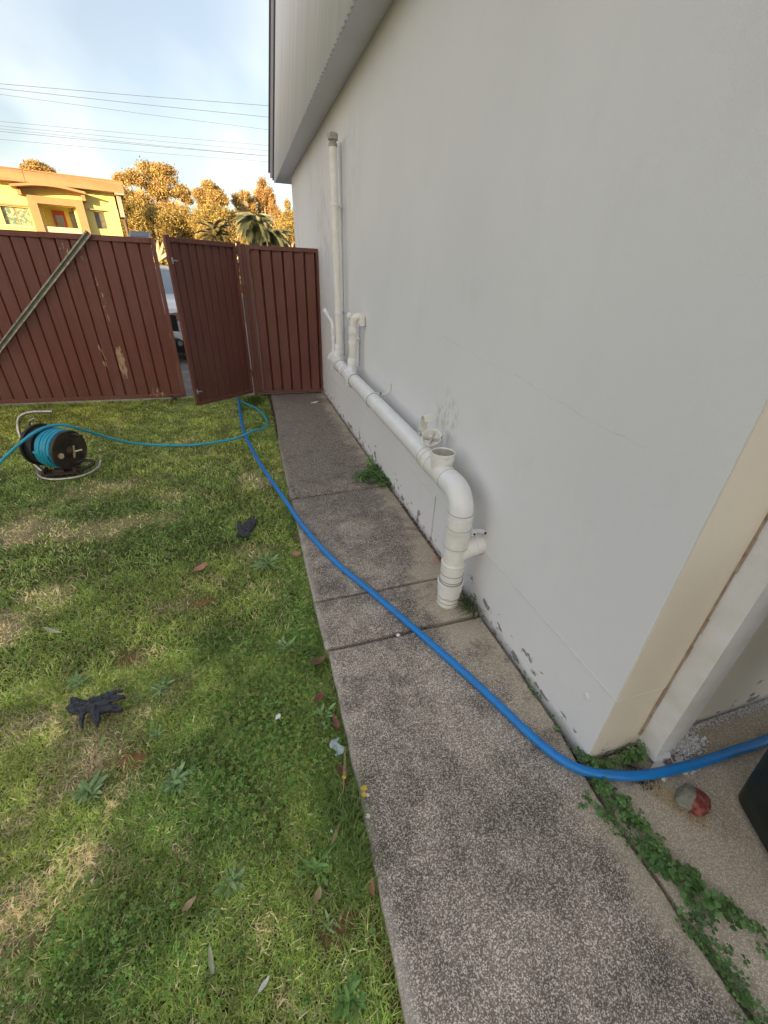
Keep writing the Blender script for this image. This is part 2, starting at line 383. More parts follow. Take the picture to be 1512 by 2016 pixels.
# lawn soil, gently uneven
def soil_z(x, y): return -.038 + .022*(fbm(x, y, .9, 5, 3)-.5) - .02*np.clip((x-.08)/.12, 0, 1)
nx, ny = 90, 110
xs = np.linspace(-6.2, .20, nx); ys = np.linspace(-2.6, 6.06, ny); X, Y = np.meshgrid(xs, ys)
V = np.stack([X.ravel(), Y.ravel(), soil_z(X.ravel(), Y.ravel())], 1)
I = np.arange(nx*ny).reshape(ny, nx); F = np.stack([I[:-1, :-1].ravel(), I[:-1, 1:].ravel(), I[1:, 1:].ravel(), I[1:, :-1].ravel()], 1)
# ---- lawn colour fields (dry patches found in the photograph)
dry = [(-.50,1.83,.20,.16),(-1.07,2.77,.35,.22),(-1.57,2.90,.3,.2),(-.135,2.25,.16,.15),(-.33,2.02,.2,.13),(-.61,1.53,.16,.12),(-.69,1.08,.15,.13),
       (-.59,.95,.10,.08),(-.77,.66,.14,.13),(-.66,.74,.12,.1),(.11,.44,.05,.1),(-1.11,3.42,.35,.18),(-1.14,2.10,.2,.13),(-1.25,1.9,.2,.15),(-.42,1.34,.10,.07),
       (-.35,.70,.05,.05),(-.95,1.30,.2,.14),(-.05,.30,.09,.07),(-.15,.45,.06,.05),(-.8,3.15,.2,.1),(-.02,3.3,.16,.16),(-.9,.45,.2,.2),(-1.3,1.35,.2,.2)]
lush = [(-.07,1.03,.22,.26),(-.25,.85,.2,.2),(-.4,2.5,.35,.28),(-.55,.5,.25,.15),(-1.0,3.0,.3,.12),(-.25,1.5,.2,.15),(.08,1.5,.1,.6),(-.6,2.6,.3,.2),(-2.2,3.6,.5,.3),(.08,.75,.08,.5)]
def field(lst, x, y):
    t = np.zeros_like(x)
    for cx, cy, rx, ry in lst: t = np.maximum(t, np.exp(-(((x-cx)/rx)**2+((y-cy)/ry)**2)))
    return t
def dryness(x, y):
    n = fbm(x, y, 3.2, 3, 4); n2 = fbm(x, y, 13, 9, 3)
    return np.clip(field(dry, x, y)*.86+(n-.5)*1.5+(n2-.5)*1.3-.20-field(lush, x, y)*.35, 0, 1)
def soil_red(x, y): return np.clip(field([(.055,.394,.09,.05),(-.67,1.54,.06,.05),(-.38,1.83,.06,.04),(.150,.28,.022,.22),(.150,1.25,.014,.10),(.155,.55,.012,.12),(.12,.62,.03,.05),(-.56,1.04,.08,.05),(-.7,.6,.05,.04)], x, y)*1.3, 0, 1)
dx = dryness(V[:, 0], V[:, 1])[:, None]; sr = soil_red(V[:, 0], V[:, 1])[:, None]
SC = np.array([[.085, .085, .03]])*(1-dx)+np.array([[.46, .37, .22]])*dx; SC = SC*(1-sr)+np.array([[.34, .17, .085]])*sr
soilm = attr_mat('lawn_soil', .95, 0); 
bn = soilm.node_tree.nodes.new('ShaderNodeBump'); nn = soilm.node_tree.nodes.new('ShaderNodeTexNoise'); nn.inputs['Scale'].default_value = 120
gg = soilm.node_tree.nodes.new('ShaderNodeNewGeometry'); soilm.node_tree.links.new(gg.outputs['Position'], nn.inputs['Vector'])
soilm.node_tree.links.new(nn.outputs['Fac'], bn.inputs['Height']); bn.inputs['Strength'].default_value = .9; bn.inputs['Distance'].default_value = .01
soilm.node_tree.links.new(bn.outputs[0], soilm.node_tree.nodes['Principled BSDF'].inputs['Normal'])
so_ = npmesh('lawn', V, F, soilm, SC, True); so_['kind'] = 'structure'
# dark earth under the slab joints and beside the house
g = MB(); g.add([(.15, -3, -.06), (6, -3, -.06), (6, 6.1, -.06), (.15, 6.1, -.06)], [(0, 1, 2, 3)])
tag(part('soil', g, M['soil'], smooth=False), kind='structure')
# driveway and street beyond the fence
g = MB(); g.add([(-9, 6.14, -.03), (1.0, 6.14, -.03), (1.0, 16, -.03), (-9, 16, -.03)], [(0, 1, 2, 3)])
tag(part('driveway', g, M['drive'], smooth=False), kind='structure')
g = MB(); g.add([(-120, 17, -.06), (120, 17, -.06), (120, 25, -.06), (-120, 25, -.06)], [(0, 1, 2, 3)])
tag(part('road', g, mat('asphalt', (.05, .05, .052), .9, (.07, .07, .07), 30, bump=.3), smooth=False), kind='structure')

# concrete path: four separate slabs, joints between them open
def slab(name, outline, ztop, th, m, parent, jit=.004, bev=.007, seg=.05, seed=0):
    pts = []
    n = len(outline)
    for i in range(n):
        a = Vector((*outline[i], 0)); b = Vector((*outline[(i+1) % n], 0)); k = max(1, int((b-a).length/seg))
        d = (b-a).normalized(); nrm = Vector((d.y, -d.x, 0))
        for j in range(k):
            p = a+(b-a)*(j/k)
            q = (float(fbm(np.array([p.x*1.0]), np.array([p.y*1.0]), 9, seed+3, 4)[0])-.5)*jit*4
            pts.append(p - nrm*abs(q) if j else p)
    mb = MB(); N_ = len(pts); c = sum(pts, Vector())/N_
    rings = []
    def ring(off, z, zj=0):
        o = []
        for i in range(N_):
            a, b = pts[i-1], pts[(i+1) % N_]; d = (b-a).normalized(); nr = Vector((-d.y, d.x, 0))
            p = pts[i]+nr*off
            o.append((p.x, p.y, z+zj*(random.random()-.5)))
        return o
    R0 = ring(0, ztop-th); R1 = ring(0, ztop-bev*1.1, .003); R2 = ring(bev*.45, ztop-bev*.3, .0015); R3 = ring(bev*1.5, ztop)
    vs = R0+R1+R2+R3; fs = []
    for r in range(3):
        for i in range(N_): fs.append((r*N_+i, r*N_+(i+1) % N_, (r+1)*N_+(i+1) % N_, (r+1)*N_+i))
    fs.append(tuple(range(3*N_, 4*N_)))
    mb.add(vs, fs)
    return part(name, mb, m, parent, ang=60)
path = empty('path', (0, 0, 0), kind='structure')
slab('slab', [(.170, -2.4), (.952, -2.4), (.955, -.05), (.957, .2), (.953, .45), (.972, .60), (.984, .70), (.985, .96), (.984, 1.322), (.192, 1.306), (.182, .8), (.176, .5), (.168, .2)], 0, .10, M['path'], path, seed=1)
slab('slab', [(.182, 1.324), (.984, 1.342), (.983, 1.655), (.178, 1.640)], .001, .10, M['path'], path, seed=2)
slab('slab', [(.179, 1.655), (.982, 1.672), (.980, 2.1), (.978, 2.868), (.190, 2.815), (.181, 2.1)], 0, .10, M['path'], path, seed=3)
slab('slab', [(.180, 2.835), (.980, 2.890), (.982, 4.0), (.988, 6.0), (.250, 6.0), (.235, 5.0), (.195, 4.08)], -.002, .10, M['path'], path, seed=4)
yard = empty('pavement', (0, 0, 0), kind='structure')
slab('slab', [(.972, -2.4), (4.5, -2.4), (4.5, .56), (1.00, .56), (.972, .42), (.973, .2)], -.006, .09, M['slab2'], yard, seed=5)
# narrow mortar fillet between slab and wall, broken in places
g = MB()
yy = 1.75
while yy < 5.9:
    l = random.uniform(.15, .5); z = random.uniform(-.03, -.012)
    g.obox((.978, yy+l/2, z-.02), (.034, l, .04)); yy += l+random.uniform(.02, .2)
part('mortar_edge', g, M['slab2'], path, bevel=.004)

# ================================================================== THE HOUSE (wall at x = 1)
house = empty('house', (1, .565, 0), 'large pale grey rendered house with corrugated upper cladding beside the path', 'house')
SZ = .335
g = MB(); g.box((1.0, .565, SZ+.004), (1.20, 8.37, 2.83)); part('wall', g, M['wall'], house, smooth=False, bevel=.003)
g = MB(); g.box((1.003, .5665, -.05), (1.19, 2.018, SZ)); part('plinth_panel', g, M['wall'], house, smooth=False, bevel=.003)
g = MB(); g.box((1.003, 2.030, -.05), (1.19, 8.37, SZ)); part('plinth_panel', g, M['wall'], house, smooth=False, bevel=.003)
g = MB(); g.box((1.012, .58, -.05), (1.18, 8.3, SZ+.02)); part('joint_backing', g, mat('joint_dark', (.16, .155, .15), .9), house, smooth=False)
g = MB(); g.box((.9982, .5652, SZ+.0042), (.9999, 8.3, SZ+.0085)); part('render_bead', g, M['whitemetal'], house, smooth=False)
# plastered patch and small screw plugs
g = MB(); g.lathe([(0, .0035), (.010, .0035), (.013, .002), (.014, 0)], (1.0025, .66, .235), (-1, 0, 0), 16)
part('wall_plug', g, M['wall'], house)
# return wall in cream paint (towards the camera side), with the same groove
g = MB(); g.box((1.0005, .561, SZ+.004), (5.2, .5648, 6.4)); part('return_wall', g, M['cream'], house, smooth=False)
g = MB(); g.box((1.0035, .563, -.05), (5.2, .5662, SZ)); part('return_wall', g, M['cream'], house, smooth=False)
g = MB(); g.box((1.205, .565, -.05), (5.2, 8.36, 2.83)); part('wall_core', g, M['cream'], house, smooth=False)
g = MB(); g.box((1.001, .5590, SZ+.0042), (1.204, .5608, SZ+.0078)); part('render_bead', g, M['whitemetal'], house, smooth=False)
# hairline cracks of the render: narrow ridges
cm = mat('crack_line', (.60, .60, .60), .9)
def crack(pts, w_=.0012):
    mb = MB(); P = []
    for i in range(len(pts)-1):
        for k in range(8):
            t = k/8; a, b = pts[i], pts[i+1]
            P.append((a[0]+(b[0]-a[0])*t+random.uniform(-.004, .004), a[1]+(b[1]-a[1])*t+random.uniform(-.006, .006)))
    P.append(pts[-1])
    for (y0, z0), (y1, z1) in zip(P[:-1], P[1:]):
        ww = w_*random.uniform(.2, 1.0)
        mb.add([(.9994, y0, z0-ww/2), (.9994, y1, z1-ww/2), (.9994, y1, z1+ww/2), (.9994, y0, z0+ww/2)], [(0, 1, 2, 3)])
    part('crack', mb, cm, house, smooth=False)
crack([(2.15, 1.24), (1.7, 1.19), (1.35, 1.17), (1.1, 1.14), (.78, 1.12)], .0016)
crack([(1.6, 1.0), (1.45, .97), (1.32, .93)], .001)
# soffit, cladding, corner trims
g = MB(); g.box((.806, -.4, 2.81), (1.3, 8.93, 2.835)); part('soffit', g, M['soffit'], house, smooth=False)
g = MB(); g.box((.8035, -.4, 2.80), (.806, 8.93, 2.845)); part('fascia', g, M['soffit'], house, smooth=False)
g = MB(); g.box((.806, 8.931, 2.796), (2.6, 8.955, 2.99)); part('end_fascia', g, M['soffit'], house, smooth=False)
LEAN = .40
g = MB(); cols = int(9.36/.0095); vs = []; fs = []
for i in range(cols+1):
    y = -.4+i*.0095; wv = .0115*math.cos(2*math.pi*y/.076)
    for z in (2.790, 6.5): vs.append((.789+wv+LEAN*(z-2.79)/3.7, y, z))
for i in range(cols): fs.append((2*i, 2*i+1, 2*i+3, 2*i+2))
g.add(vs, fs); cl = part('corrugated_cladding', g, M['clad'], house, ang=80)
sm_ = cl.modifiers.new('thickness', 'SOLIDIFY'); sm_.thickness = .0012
g = MB()
for (x0, x1, y0, y1, mm) in ((.70, .765, 8.985, 9.02, 'dark_metal'),):
    g.add([(x0, y0, 2.93), (x1, y0, 2.93), (x1, y1, 2.93), (x0, y1, 2.93), (x0+LEAN, y0, 6.6), (x1+LEAN, y0, 6.6), (x1+LEAN, y1, 6.6), (x0+LEAN, y1, 6.6)],
          [(0, 3, 2, 1), (4, 5, 6, 7), (0, 1, 5, 4), (1, 2, 6, 5), (2, 3, 7, 6), (3, 0, 4, 7)])
part('barge_capping', g, M['dark_metal'], house, smooth=False)
def leanbar(x0, x1, y0, y1, z0, z1, m, nm):
    g = MB(); a = LEAN*(z0-2.79)/3.7; b = LEAN*(z1-2.79)/3.7
    g.add([(x0+a, y0, z0), (x1+a, y0, z0), (x1+a, y1, z0), (x0+a, y1, z0), (x0+b, y0, z1), (x1+b, y0, z1), (x1+b, y1, z1), (x0+b, y1, z1)],
          [(0, 3, 2, 1), (4, 5, 6, 7), (0, 1, 5, 4), (1, 2, 6, 5), (2, 3, 7, 6), (3, 0, 4, 7)])
    part(nm, g, m, house, smooth=False)
leanbar(.752, .778, 8.955, 8.985, 2.83, 6.6, M['dark_metal'], 'barge_edge')
leanbar(.715, .752, 8.965, 8.995, 2.86, 6.6, M['grey_trim'], 'barge_flashing')
g = MB(); g.add([(.90, -.4, 6.5), (9, -.4, 6.5), (9, 9.0, 6.5), (.90, 9.0, 6.5), (.90, -.4, 6.6), (9, -.4, 6.6), (9, 9.0, 6.6), (.90, 9.0, 6.6)], [(0, 3, 2, 1), (4, 5, 6, 7), (0, 1, 5, 4), (1, 2, 6, 5), (2, 3, 7, 6), (3, 0, 4, 7)])
part('roof', g, M['dark_metal'], house, smooth=False)
g = MB(); g.box((1.30, -.38, 2.86), (1.32, 8.9, 6.4)); g.box((1.32, 8.70, 2.86), (9, 8.75, 6.4)); g.box((1.3, -.38, 2.84), (9, -.3, 6.4)); part('upper_wall', g, M['clad'], house, smooth=False)

# ---- rectangular white downpipe at the corner, crushed foot
dp = empty('corner_downpipe', (1.27, .51, 0), 'white rectangular metal downpipe with crumpled foot at the cream corner', 'downpipe')
vs = []; fs = []
zs = [.012, .03, .05, .07, .09, .12, .16, .22, .4, .8, 1.4, 2.0, 2.79]
for i, z in enumerate(zs):
    q = max(0, (0.14-z)/.14)
    x0, x1, y0, y1 = 1.214+.012*q, 1.315-.010*q, .482+.0*q, .5605
    ring = [(x0, y1), (x0-.003*q, (y0+y1)/2+.004*q), (x0+.002, y0+.004), (x0+.03, y0-.006*q*math.sin(z*90)), (x0+.06, y0+.010*q*math.sin(z*120+1)), (x1-.002, y0+.004+.012*q), (x1+.004*math.sin(z*80)*q, (y0+y1)/2), (x1, y1)]
    vs += [(a+random.uniform(-1, 1)*.004*q, b+random.uniform(-1, 1)*.003*q, z) for a, b in ring]
n_ = 8
for r in range(len(zs)-1):
    for i in range(n_): fs.append((r*n_+i, r*n_+(i+1) % n_, (r+1)*n_+(i+1) % n_, (r+1)*n_+i))
g = MB(); g.add(vs, fs); part('pipe_body', g, M['whitemetal'], dp, ang=25)
g = MB(); g.add([(1.195, .475, -.006), (1.222, .425, -.006), (1.272, .447, -.006), (1.262, .50, -.006), (1.203, .476, .010), (1.224, .436, .008), (1.262, .452, .012), (1.256, .494, .014)],
              [(4, 5, 6, 7), (0, 1, 5, 4), (1, 2, 6, 5), (2, 3, 7, 6), (3, 0, 4, 7)]); part('foot', g, mat('cream_paint', (.62, .61, .53), .7), dp, smooth=False, bevel=.003)
g = MB()
for i in range(46):   # bead of sealant between pipe and wall
    z = .1+i*.058
    g.obox((1.2105, .5585, z), (.006, .007*random.uniform(.5, 1.4), .06)); 
part('sealant', g, mat('stained_sealant', (.30, .22, .16), .9, (.42, .35, .27), 30), dp, smooth=False)

# ================================================================== WASTE PIPE
wp = empty('waste_pipe', (.865, 1.465, 0), 'white plastic waste pipe running along the grey wall down to the path', 'pipe')
PX = .865
def mz(y): return .655+(y-1.9)*.0262
g = MB(); g.tube([(PX, 1.60, mz(1.60)), (PX, 4.50, mz(4.50))], .055, 32); part('main_pipe', g, M['pvc'], wp)
# elbow
RB = .10; pts = [(PX, 1.64, mz(1.64))]
y0 = 1.465+RB; zc = .648-RB
for k in range(13):
    a = R(90*k/12); pts.append((PX, y0-math.sin(a)*RB, zc+math.cos(a)*RB))
g = MB(); g.tube(pts, .0585, 32, cap=False); part('elbow', g, M['pvc'], wp)
g = MB(); g.lathe([(0, .004), (.009, .004), (.011, 0)], (PX-.052, 1.475, .595), (-1, -.3, .2), 12); part('moulding_mark', g, M['pvc'], wp)
g = MB(); g.tube([(PX, 1.465, .553), (PX, 1.465, .004)], .0545, 32); part('downpipe', g, M['pvc_old'], wp)
def vcollar(z0, z1, r, name='collar', m='pvc_old', lip=.0035):
    g = MB(); g.lathe([(.0546, z0), (r, z0), (r, z1-lip*2.2), (r+lip, z1-lip*1.8), (r+lip, z1-lip*.3), (r, z1), (.0546, z1)], (PX, 1.465, 0), (0, 0, 1), 36); return part(name, g, M[m], wp, ang=25)
vcollar(.528, .600-.045, .0595, m='pvc'); vcollar(.462, .528, .0600)
vcollar(.372, .452, .0600); vcollar(.208, .270, .0585); vcollar(.168, .206, .0565, lip=.0008)
vcollar(.098, .150, .0640, lip=.004); vcollar(.060, .096, .0595, lip=.002); vcollar(.030, .058, .0585, lip=.002); vcollar(.002, .029, .0578, lip=.0015)
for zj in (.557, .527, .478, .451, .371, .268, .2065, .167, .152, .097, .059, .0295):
    g = MB(); g.lathe([(.0546, zj-.0016), (.0606, zj-.0016), (.0606, zj+.0012), (.0546, zj+.0012)], (PX, 1.465, 0), (0, 0, 1), 36); part('joint', g, M['groove'], wp)  # thin grey rings stand in for the shadow line at each collar
# strap with a wing screwed to the wall
g = MB(); g.lathe([(.0548, .452), (.0625, .453), (.0625, .474), (.0548, .475)], (PX, 1.465, 0), (0, 0, 1), 36)
g.tube(catmull([(PX+.045, 1.43, .463), (PX+.075, 1.425, .463), (PX+.105, 1.435, .452), (.994, 1.44, .440)], 5), .0075, 8, flat=1.5)
g.obox((PX+.053, 1.412, .463), (.02, .016, .024)); part('strap', g, M['whitemetal'], wp)
g = MB(); g.lathe([(0, .006), (.005, .006), (.006, 0)], (PX+.053, 1.404, .463), (0, -1, 0), 8); part('screw', g, M['dark_metal'], wp); g = MB(); g.lathe([(0, .006), (.005, .006), (.006, 0)], (.995, 1.428, .441), (-.7, -.7, 0), 8); part('screw', g, M['dark_metal'], wp)
# wye branch into the wall
g = MB(); g.tube(catmull([(PX, 1.462, .285), (PX+.035, 1.460, .33), (PX+.085, 1.460, .355), (1.002, 1.46, .360)], 5), [.040, .041, .043, .045, .047, .049, .050, .051, .0515, .052, .052, .052, .052, .052, .052, .052][:16], 24, cap=False)
g.lathe([(.052, 0), (.056, .002), (.056, .02), (.052, .022)], (.955, 1.46, .360), (1, 0, 0), 24); part('branch', g, M['pvc_old'], wp)
# collars along the main run (rings seen in the photo)
def hcollar(y0, y1, r, nm='collar', m='pvc', lip=.003):
    g = MB(); o = (PX, y0, mz(y0)); L_ = y1-y0
    g.lathe([(.0548, 0), (r, 0), (r, L_-lip*2), (r+lip, L_-lip*1.6), (r+lip, L_-lip*.4), (r, L_), (.0548, L_)], o, (0, 1, .0262), 36); part(nm, g, M[m], wp, ang=25)
hcollar(1.86, 1.905, .0575, m='pvc_old', lip=.001); hcollar(1.625, 1.80, .0585, m='pvc_old', lip=.0015); hcollar(1.80, 1.858, .0600, m='pvc_old', lip=.0015)
hcollar(2.96, 2.985, .0580, lip=.002)
hcollar(3.55, 3.67, .0600, lip=.002); hcollar(3.67, 3.80, .0575, lip=.001); hcollar(3.93, 3.945, .0575); hcollar(4.14, 4.30, .0595, lip=.002); hcollar(4.30, 4.51, .0600)
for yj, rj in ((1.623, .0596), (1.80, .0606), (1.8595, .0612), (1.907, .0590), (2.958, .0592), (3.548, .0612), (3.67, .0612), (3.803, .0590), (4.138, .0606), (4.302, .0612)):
    g = MB(); g.lathe([(.0548, -.0016), (rj, -.0016), (rj, .0014), (.0548, .0014)], (PX, yj, mz(yj)), (0, 1, .0262), 36); part('joint', g, M['groove'], wp)  # same painted shadow lines along the main run
# inspection opening
g = MB(); o = (PX, 1.715, mz(1.715))
g.lathe([(.030, .01), (.054, .02), (.054, .066), (.060, .067), (.060, .092), (.0575, .094), (.0615, .096), (.0615, .108), (.0585, .110), (.0560, .106), (.0545, .08), (.052, .03)], o, (0, 0, 1), 40); part('inspection_opening', g, M['pvc_old'], wp, ang=30)
g = MB(); g.lathe([(.0001, .045), (.052, .045)], o, (0, 0, 1), 32); part('opening_floor', g, M['pvc_in'], wp)
g = MB(); g.lathe([(.0525, .045), (.0545, .104)], o, (0, 0, 1), 32); part('opening_lining', g, M['pvc_in'], wp)
# saddle clips under the main run
for y in (3.60, 4.30):
    g = MB(); g.obox((PX-.056, y, mz(y)-.030), (.018, .012, .070)); g.obox((PX-.068, y, mz(y)-.055), (.014, .02, .016)); part('saddle_clip', g, M['whitemetal'], wp, bevel=.002)
# hooked bracket on the wall
g = MB(); g.tube(catmull([(PX+.02, 2.97, mz(2.97)+.054), (PX+.075, 2.955, mz(2.97)+.045), (.985, 2.95, mz(2.97)+.075), (.994, 2.95, mz(2.97)+.125)], 5), .006, 8); part('bracket', g, M['whitemetal'], wp)
g = MB(); g.lathe([(0, .008), (.006, .008), (.007, 0)], (PX+.05, 2.945, mz(2.97)+.055), (0, -1, 0), 8); part('screw', g, M['dark_metal'], wp)
# tall vent pipe with cap, spacer to the wall and straps
VX = .900
def lat(nm, prof, o, ax, m, n=24, ang=30): g = MB(); g.lathe(prof, o, ax, n); return part(nm, g, M[m] if isinstance(m, str) else m, wp, ang=ang)
g = MB(); g.tube([(VX, 4.361, .80), (VX, 4.468, 2.44)], .0335, 24); part('vent_pipe', g, M['pvc_old'], wp)
lat('vent_cap', [(.034, 0), (.037, .004), (.037, .022), (.030, .026), (.030, .040), (.043, .046), (.044, .085), (.030, .092), (0, .093)], (VX, 4.468, 2.425), (0, 0, 1), mat('grey_cap', (.48, .46, .40), .7, (.30, .28, .24), 30))
g = MB(); g.tube([(.983, 4.565, .74), (.983, 4.60, 2.49)], .013, 12); part('thin_pipe', g, M['wall'], wp)
def spacer(p, q, z, r):
    g = MB(); g.lathe([(r, -.014), (r+.006, -.012), (r+.006, .012), (r, .014)], (p[0], p[1], z), (0, 0, 1), 24); P_ = Vector((p[0], p[1], z)); Q_ = Vector((q[0], q[1], z)); d_ = (Q_-P_).normalized()
    g.tube([P_+d_*r, Q_], .011, 8); g.lathe([(.013, -.016), (.019, -.014), (.019, .014), (.013, .016)], (q[0], q[1], z), (0, 0, 1), 16); part('strap', g, M['pvc'], wp)
spacer((VX, 4.44), (.983, 4.59), 2.03, .0335); spacer((VX, 4.385), (.983, 4.575), 1.165, .0335)
lat('socket', [(.034, 0), (.039, .003), (.039, .045), (.035, .050), (.035, .085), (.039, .090), (.041, .125), (.05, .19)], (.895, 4.36, .885), (-.12, .0, -1), 'pvc')
# small branch pipe to the left with open end
g = MB(); g.tube(catmull([(.872, 4.50, .74), (.872, 4.51, .95), (.872, 4.515, 1.02), (.872, 4.56, 1.065), (.872, 4.69, 1.085), (.872, 4.93, 1.14)], 6), .0205, 18); part('branch_pipe', g, M['pvc'], wp)
lat('collar', [(.021, 0), (.027, .002), (.027, .05), (.021, .052)], (.872, 4.51, .965), (0, 0, 1), 'pvc'); lat('collar', [(.021, 0), (.026, .002), (.026, .03), (.021, .032)], (.872, 4.51, .90), (0, 0, 1), 'pvc')
lat('collar', [(.021, 0), (.028, .003), (.030, .045), (.028, .05), (.0, .05)], (.872, 4.91, 1.136), (0, 1, .19), 'pvc'); lat('socket', [(.021, 0), (.026, .006), (.032, .09)], (.872, 4.50, .83), (0, 0, -1), 'pvc')
# short riser with a hooked outlet
RX, RY = .900, 3.765
g = MB(); g.tube([(RX, RY+.02, .72), (RX, RY, 1.10)], .0345, 24); part('riser_pipe', g, M['pvc_old'], wp)
g = MB(); g.tube(catmull([(RX, RY, 1.09), (RX+.002, RY-.005, 1.135), (RX+.014, RY-.015, 1.175), (RX+.045, RY-.03, 1.19), (RX+.068, RY-.04, 1.175), (RX+.072, RY-.045, 1.12)], 6), .030, 20); part('bend', g, M['pvc_old'], wp)
g = MB(); g.tube([(.983, 3.90, .76), (.983, 3.90, 1.12)], .014, 12); part('thin_pipe', g, M['wall'], wp)
lat('collar', [(.0355, 0), (.041, .002), (.041, .055), (.0355, .058)], (RX, RY, 1.05), (0, 0, 1), 'pvc'); lat('socket', [(.036, 0), (.040, .003), (.040, .05), (.036, .055), (.036, .10), (.050, .16)], (RX-.004, RY+.015, .85), (-.12, 0, -1), 'pvc')
lat('outlet', [(.018, 0), (.018, .03), (.028, .032), (.028, .062), (.021, .064), (.019, .045), (0, .045)], (RX+.005, RY+.01, 1.165), (-.75, .35, .55), 'pvc')
spacer((RX, RY+.01), (.983, 3.90), .985, .0345)
# strap holding a loose cup behind the opening
cap_ = empty('inspection_cap', (.88, 1.86, .715), 'loose white plastic inspection cap tipped open behind the round pipe opening', 'pipe cap')
ax = Vector((-.35, -.42, .83)).normalized(); o = Vector((.886, 1.912, .757))
g = MB(); g.lathe([(0, -.036), (.034, -.034), (.047, -.022), (.052, 0), (.055, .010), (.051, .010), (.046, -.004), (.038, -.018), (0, -.022)], o, ax, 32); part('cup', g, M['pvc_old'], cap_, ang=30)
u_ = ax.cross(Vector((0, 0, 1))).normalized(); v_ = ax.cross(u_)
g = MB(); g.obox(o-ax*.008, (.098, .007, .024), Matrix((u_, v_, ax)).transposed()); g.obox(o-ax*.008, (.007, .094, .020), Matrix((u_, v_, ax)).transposed()); part('rib', g, mat('dusty_pvc', (.50, .47, .42), .7), cap_)
arc = []
for k in range(13):
    a = R(-15+150*k/12); arc.append(Vector((.905, 2.035, .750))+Vector((-.10, .99, 0)).normalized()*math.cos(a)*.034+Vector((0, .05, 1))*math.sin(a)*.092)
mbs = MB()
for i in range(12):
    p, q = arc[i], arc[i+1]; sdn = Vector((1, .1, 0)).normalized()*.026; nn_ = (q-p).cross(sdn).normalized()*.004
    mbs.add([p-sdn, p+sdn, q+sdn, q-sdn, p-sdn+nn_, p+sdn+nn_, q+sdn+nn_, q-sdn+nn_], [(0, 3, 2, 1), (4, 5, 6, 7), (0, 4, 7, 3), (1, 2, 6, 5), (0, 1, 5, 4), (2, 3, 7, 6)])
part('clamp_band', mbs, M['pvc_old'], cap_, smooth=False)
g = MB(); g.tube([o+u_*-.05, o+u_*-.062+ax*.035], .003, 6); part('clip_arm', g, M['groove'], cap_); g = MB(); g.tube([o+u_*.052, o+u_*.062+ax*.05], .003, 6); part('clip_arm', g, M['groove'], cap_)

# ================================================================== FENCE, GATE
FY = 6.05; PITCH = .1335
def board_mb(wd, h, depth=.034):
    # one saw-tooth pan of the steel sheet: sloping face and a sharp return; closed back
    m_ = MB(); w0 = wd
    prof = [(0, 0), (w0*.80, -depth*.62), (w0*.86, depth*.45), (w0*.93, depth*.60), (w0, 0), (w0, .003), (w0*.935, depth*.60+.003), (w0*.84, depth*.55+.003), (w0*.79, -depth*.60+.004), (0, .004)]
    prof = [(x, y) for x, y in prof]
    n = len(prof); vs = [(x, y, 0) for x, y in prof]+[(x, y, h) for x, y in prof]
    m_.add(vs, [tuple(range(n-1, -1, -1)), tuple(range(n, 2*n))]+[(i, (i+1) % n, n+(i+1) % n, n+i) for i in range(n)])
    return m_
def panel(parent, length, z0, z1, m, ang=0, n=None, flip=False):
    """boards laid along local +x of parent"""
    n = n or round(length/PITCH); wd = length/n
    first = None
    for i in range(n):
        if first is None:
            mb = board_mb(wd, z1-z0); o = part('board', mb, m, parent, smooth=False, local=True); first = o
        else:
            o = first.copy(); COL.objects.link(o)
        o.location = (i*wd+.002*random.uniform(-1, 1), 0, z0)
lf = empty('steel_fence', (-.895, FY, 0), 'wide maroon steel fence leaf with peeling paint, left of the open gate', 'fence')
lf.rotation_euler.z = R(180)   # boards run to the left
# left leaf: work in local axes with x to the left; build faces towards -y world = +y local
def lbox(par, nm, a, b, m, bev=.003): g = MB(); g.box(a, b); return part(nm, g, m, par, smooth=False, local=True, bevel=bev)
FL = 5.34
first = None
for i in range(40):
    if first is None:
        mb = board_mb(PITCH, 1.70)
        mb.v = [(x, -y, z) for x, y, z in mb.v]   # mirror so the pans face the lawn
        mb.f = [tuple(reversed(f)) for f in mb.f]
        o = part('board', mb, M['fence_peel'], lf, smooth=False, local=True); first = o
    else: o = first.copy(); COL.objects.link(o)
    o.location = (i*PITCH, 0, .035)
lbox(lf, 'top_rail', (-.005, -.022, 1.722), (FL, .036, 1.775), M['fence_peel']); lbox(lf, 'bottom_rail', (-.005, -.022, .012), (FL, .034, .052), M['fence_peel'])
lbox(lf, 'end_post', (-.045, -.026, .012), (-.006, .026, 1.775), M['fence_peel'])
lbox(lf, 'post', (FL, -.026, 0), (FL+.045, .026, 1.80), M['fence_peel'])
# brace channel leaning across the leaf
A = Vector((-1.462, FY-.062, 1.79)); B = Vector((-3.35, FY-.062, -.02)); d = (B-A).normalized(); L_ = (B-A).length
side = Vector((0, -1, 0)).cross(d).normalized(); m3 = Matrix((d, Vector((0, -1, 0)), side)).transposed()
br = empty('steel_channel', B, 'pale galvanised steel channel leaning diagonally across the maroon fence', 'brace')
c = (A+B)/2
g = MB(); g.obox(c, (L_, .004, .052), m3); part('web', g, M['olive'], br, smooth=False)
for sgn in (1, -1):
    g = MB(); g.obox(c+side*sgn*.027+Vector((0, -.006, 0)), (L_, .016, .0035), m3); g.obox(c+side*sgn*.021+Vector((0, -.0155, 0)), (L_, .0035, .014), m3)
    part('flange', g, M['galv'], br, smooth=False)

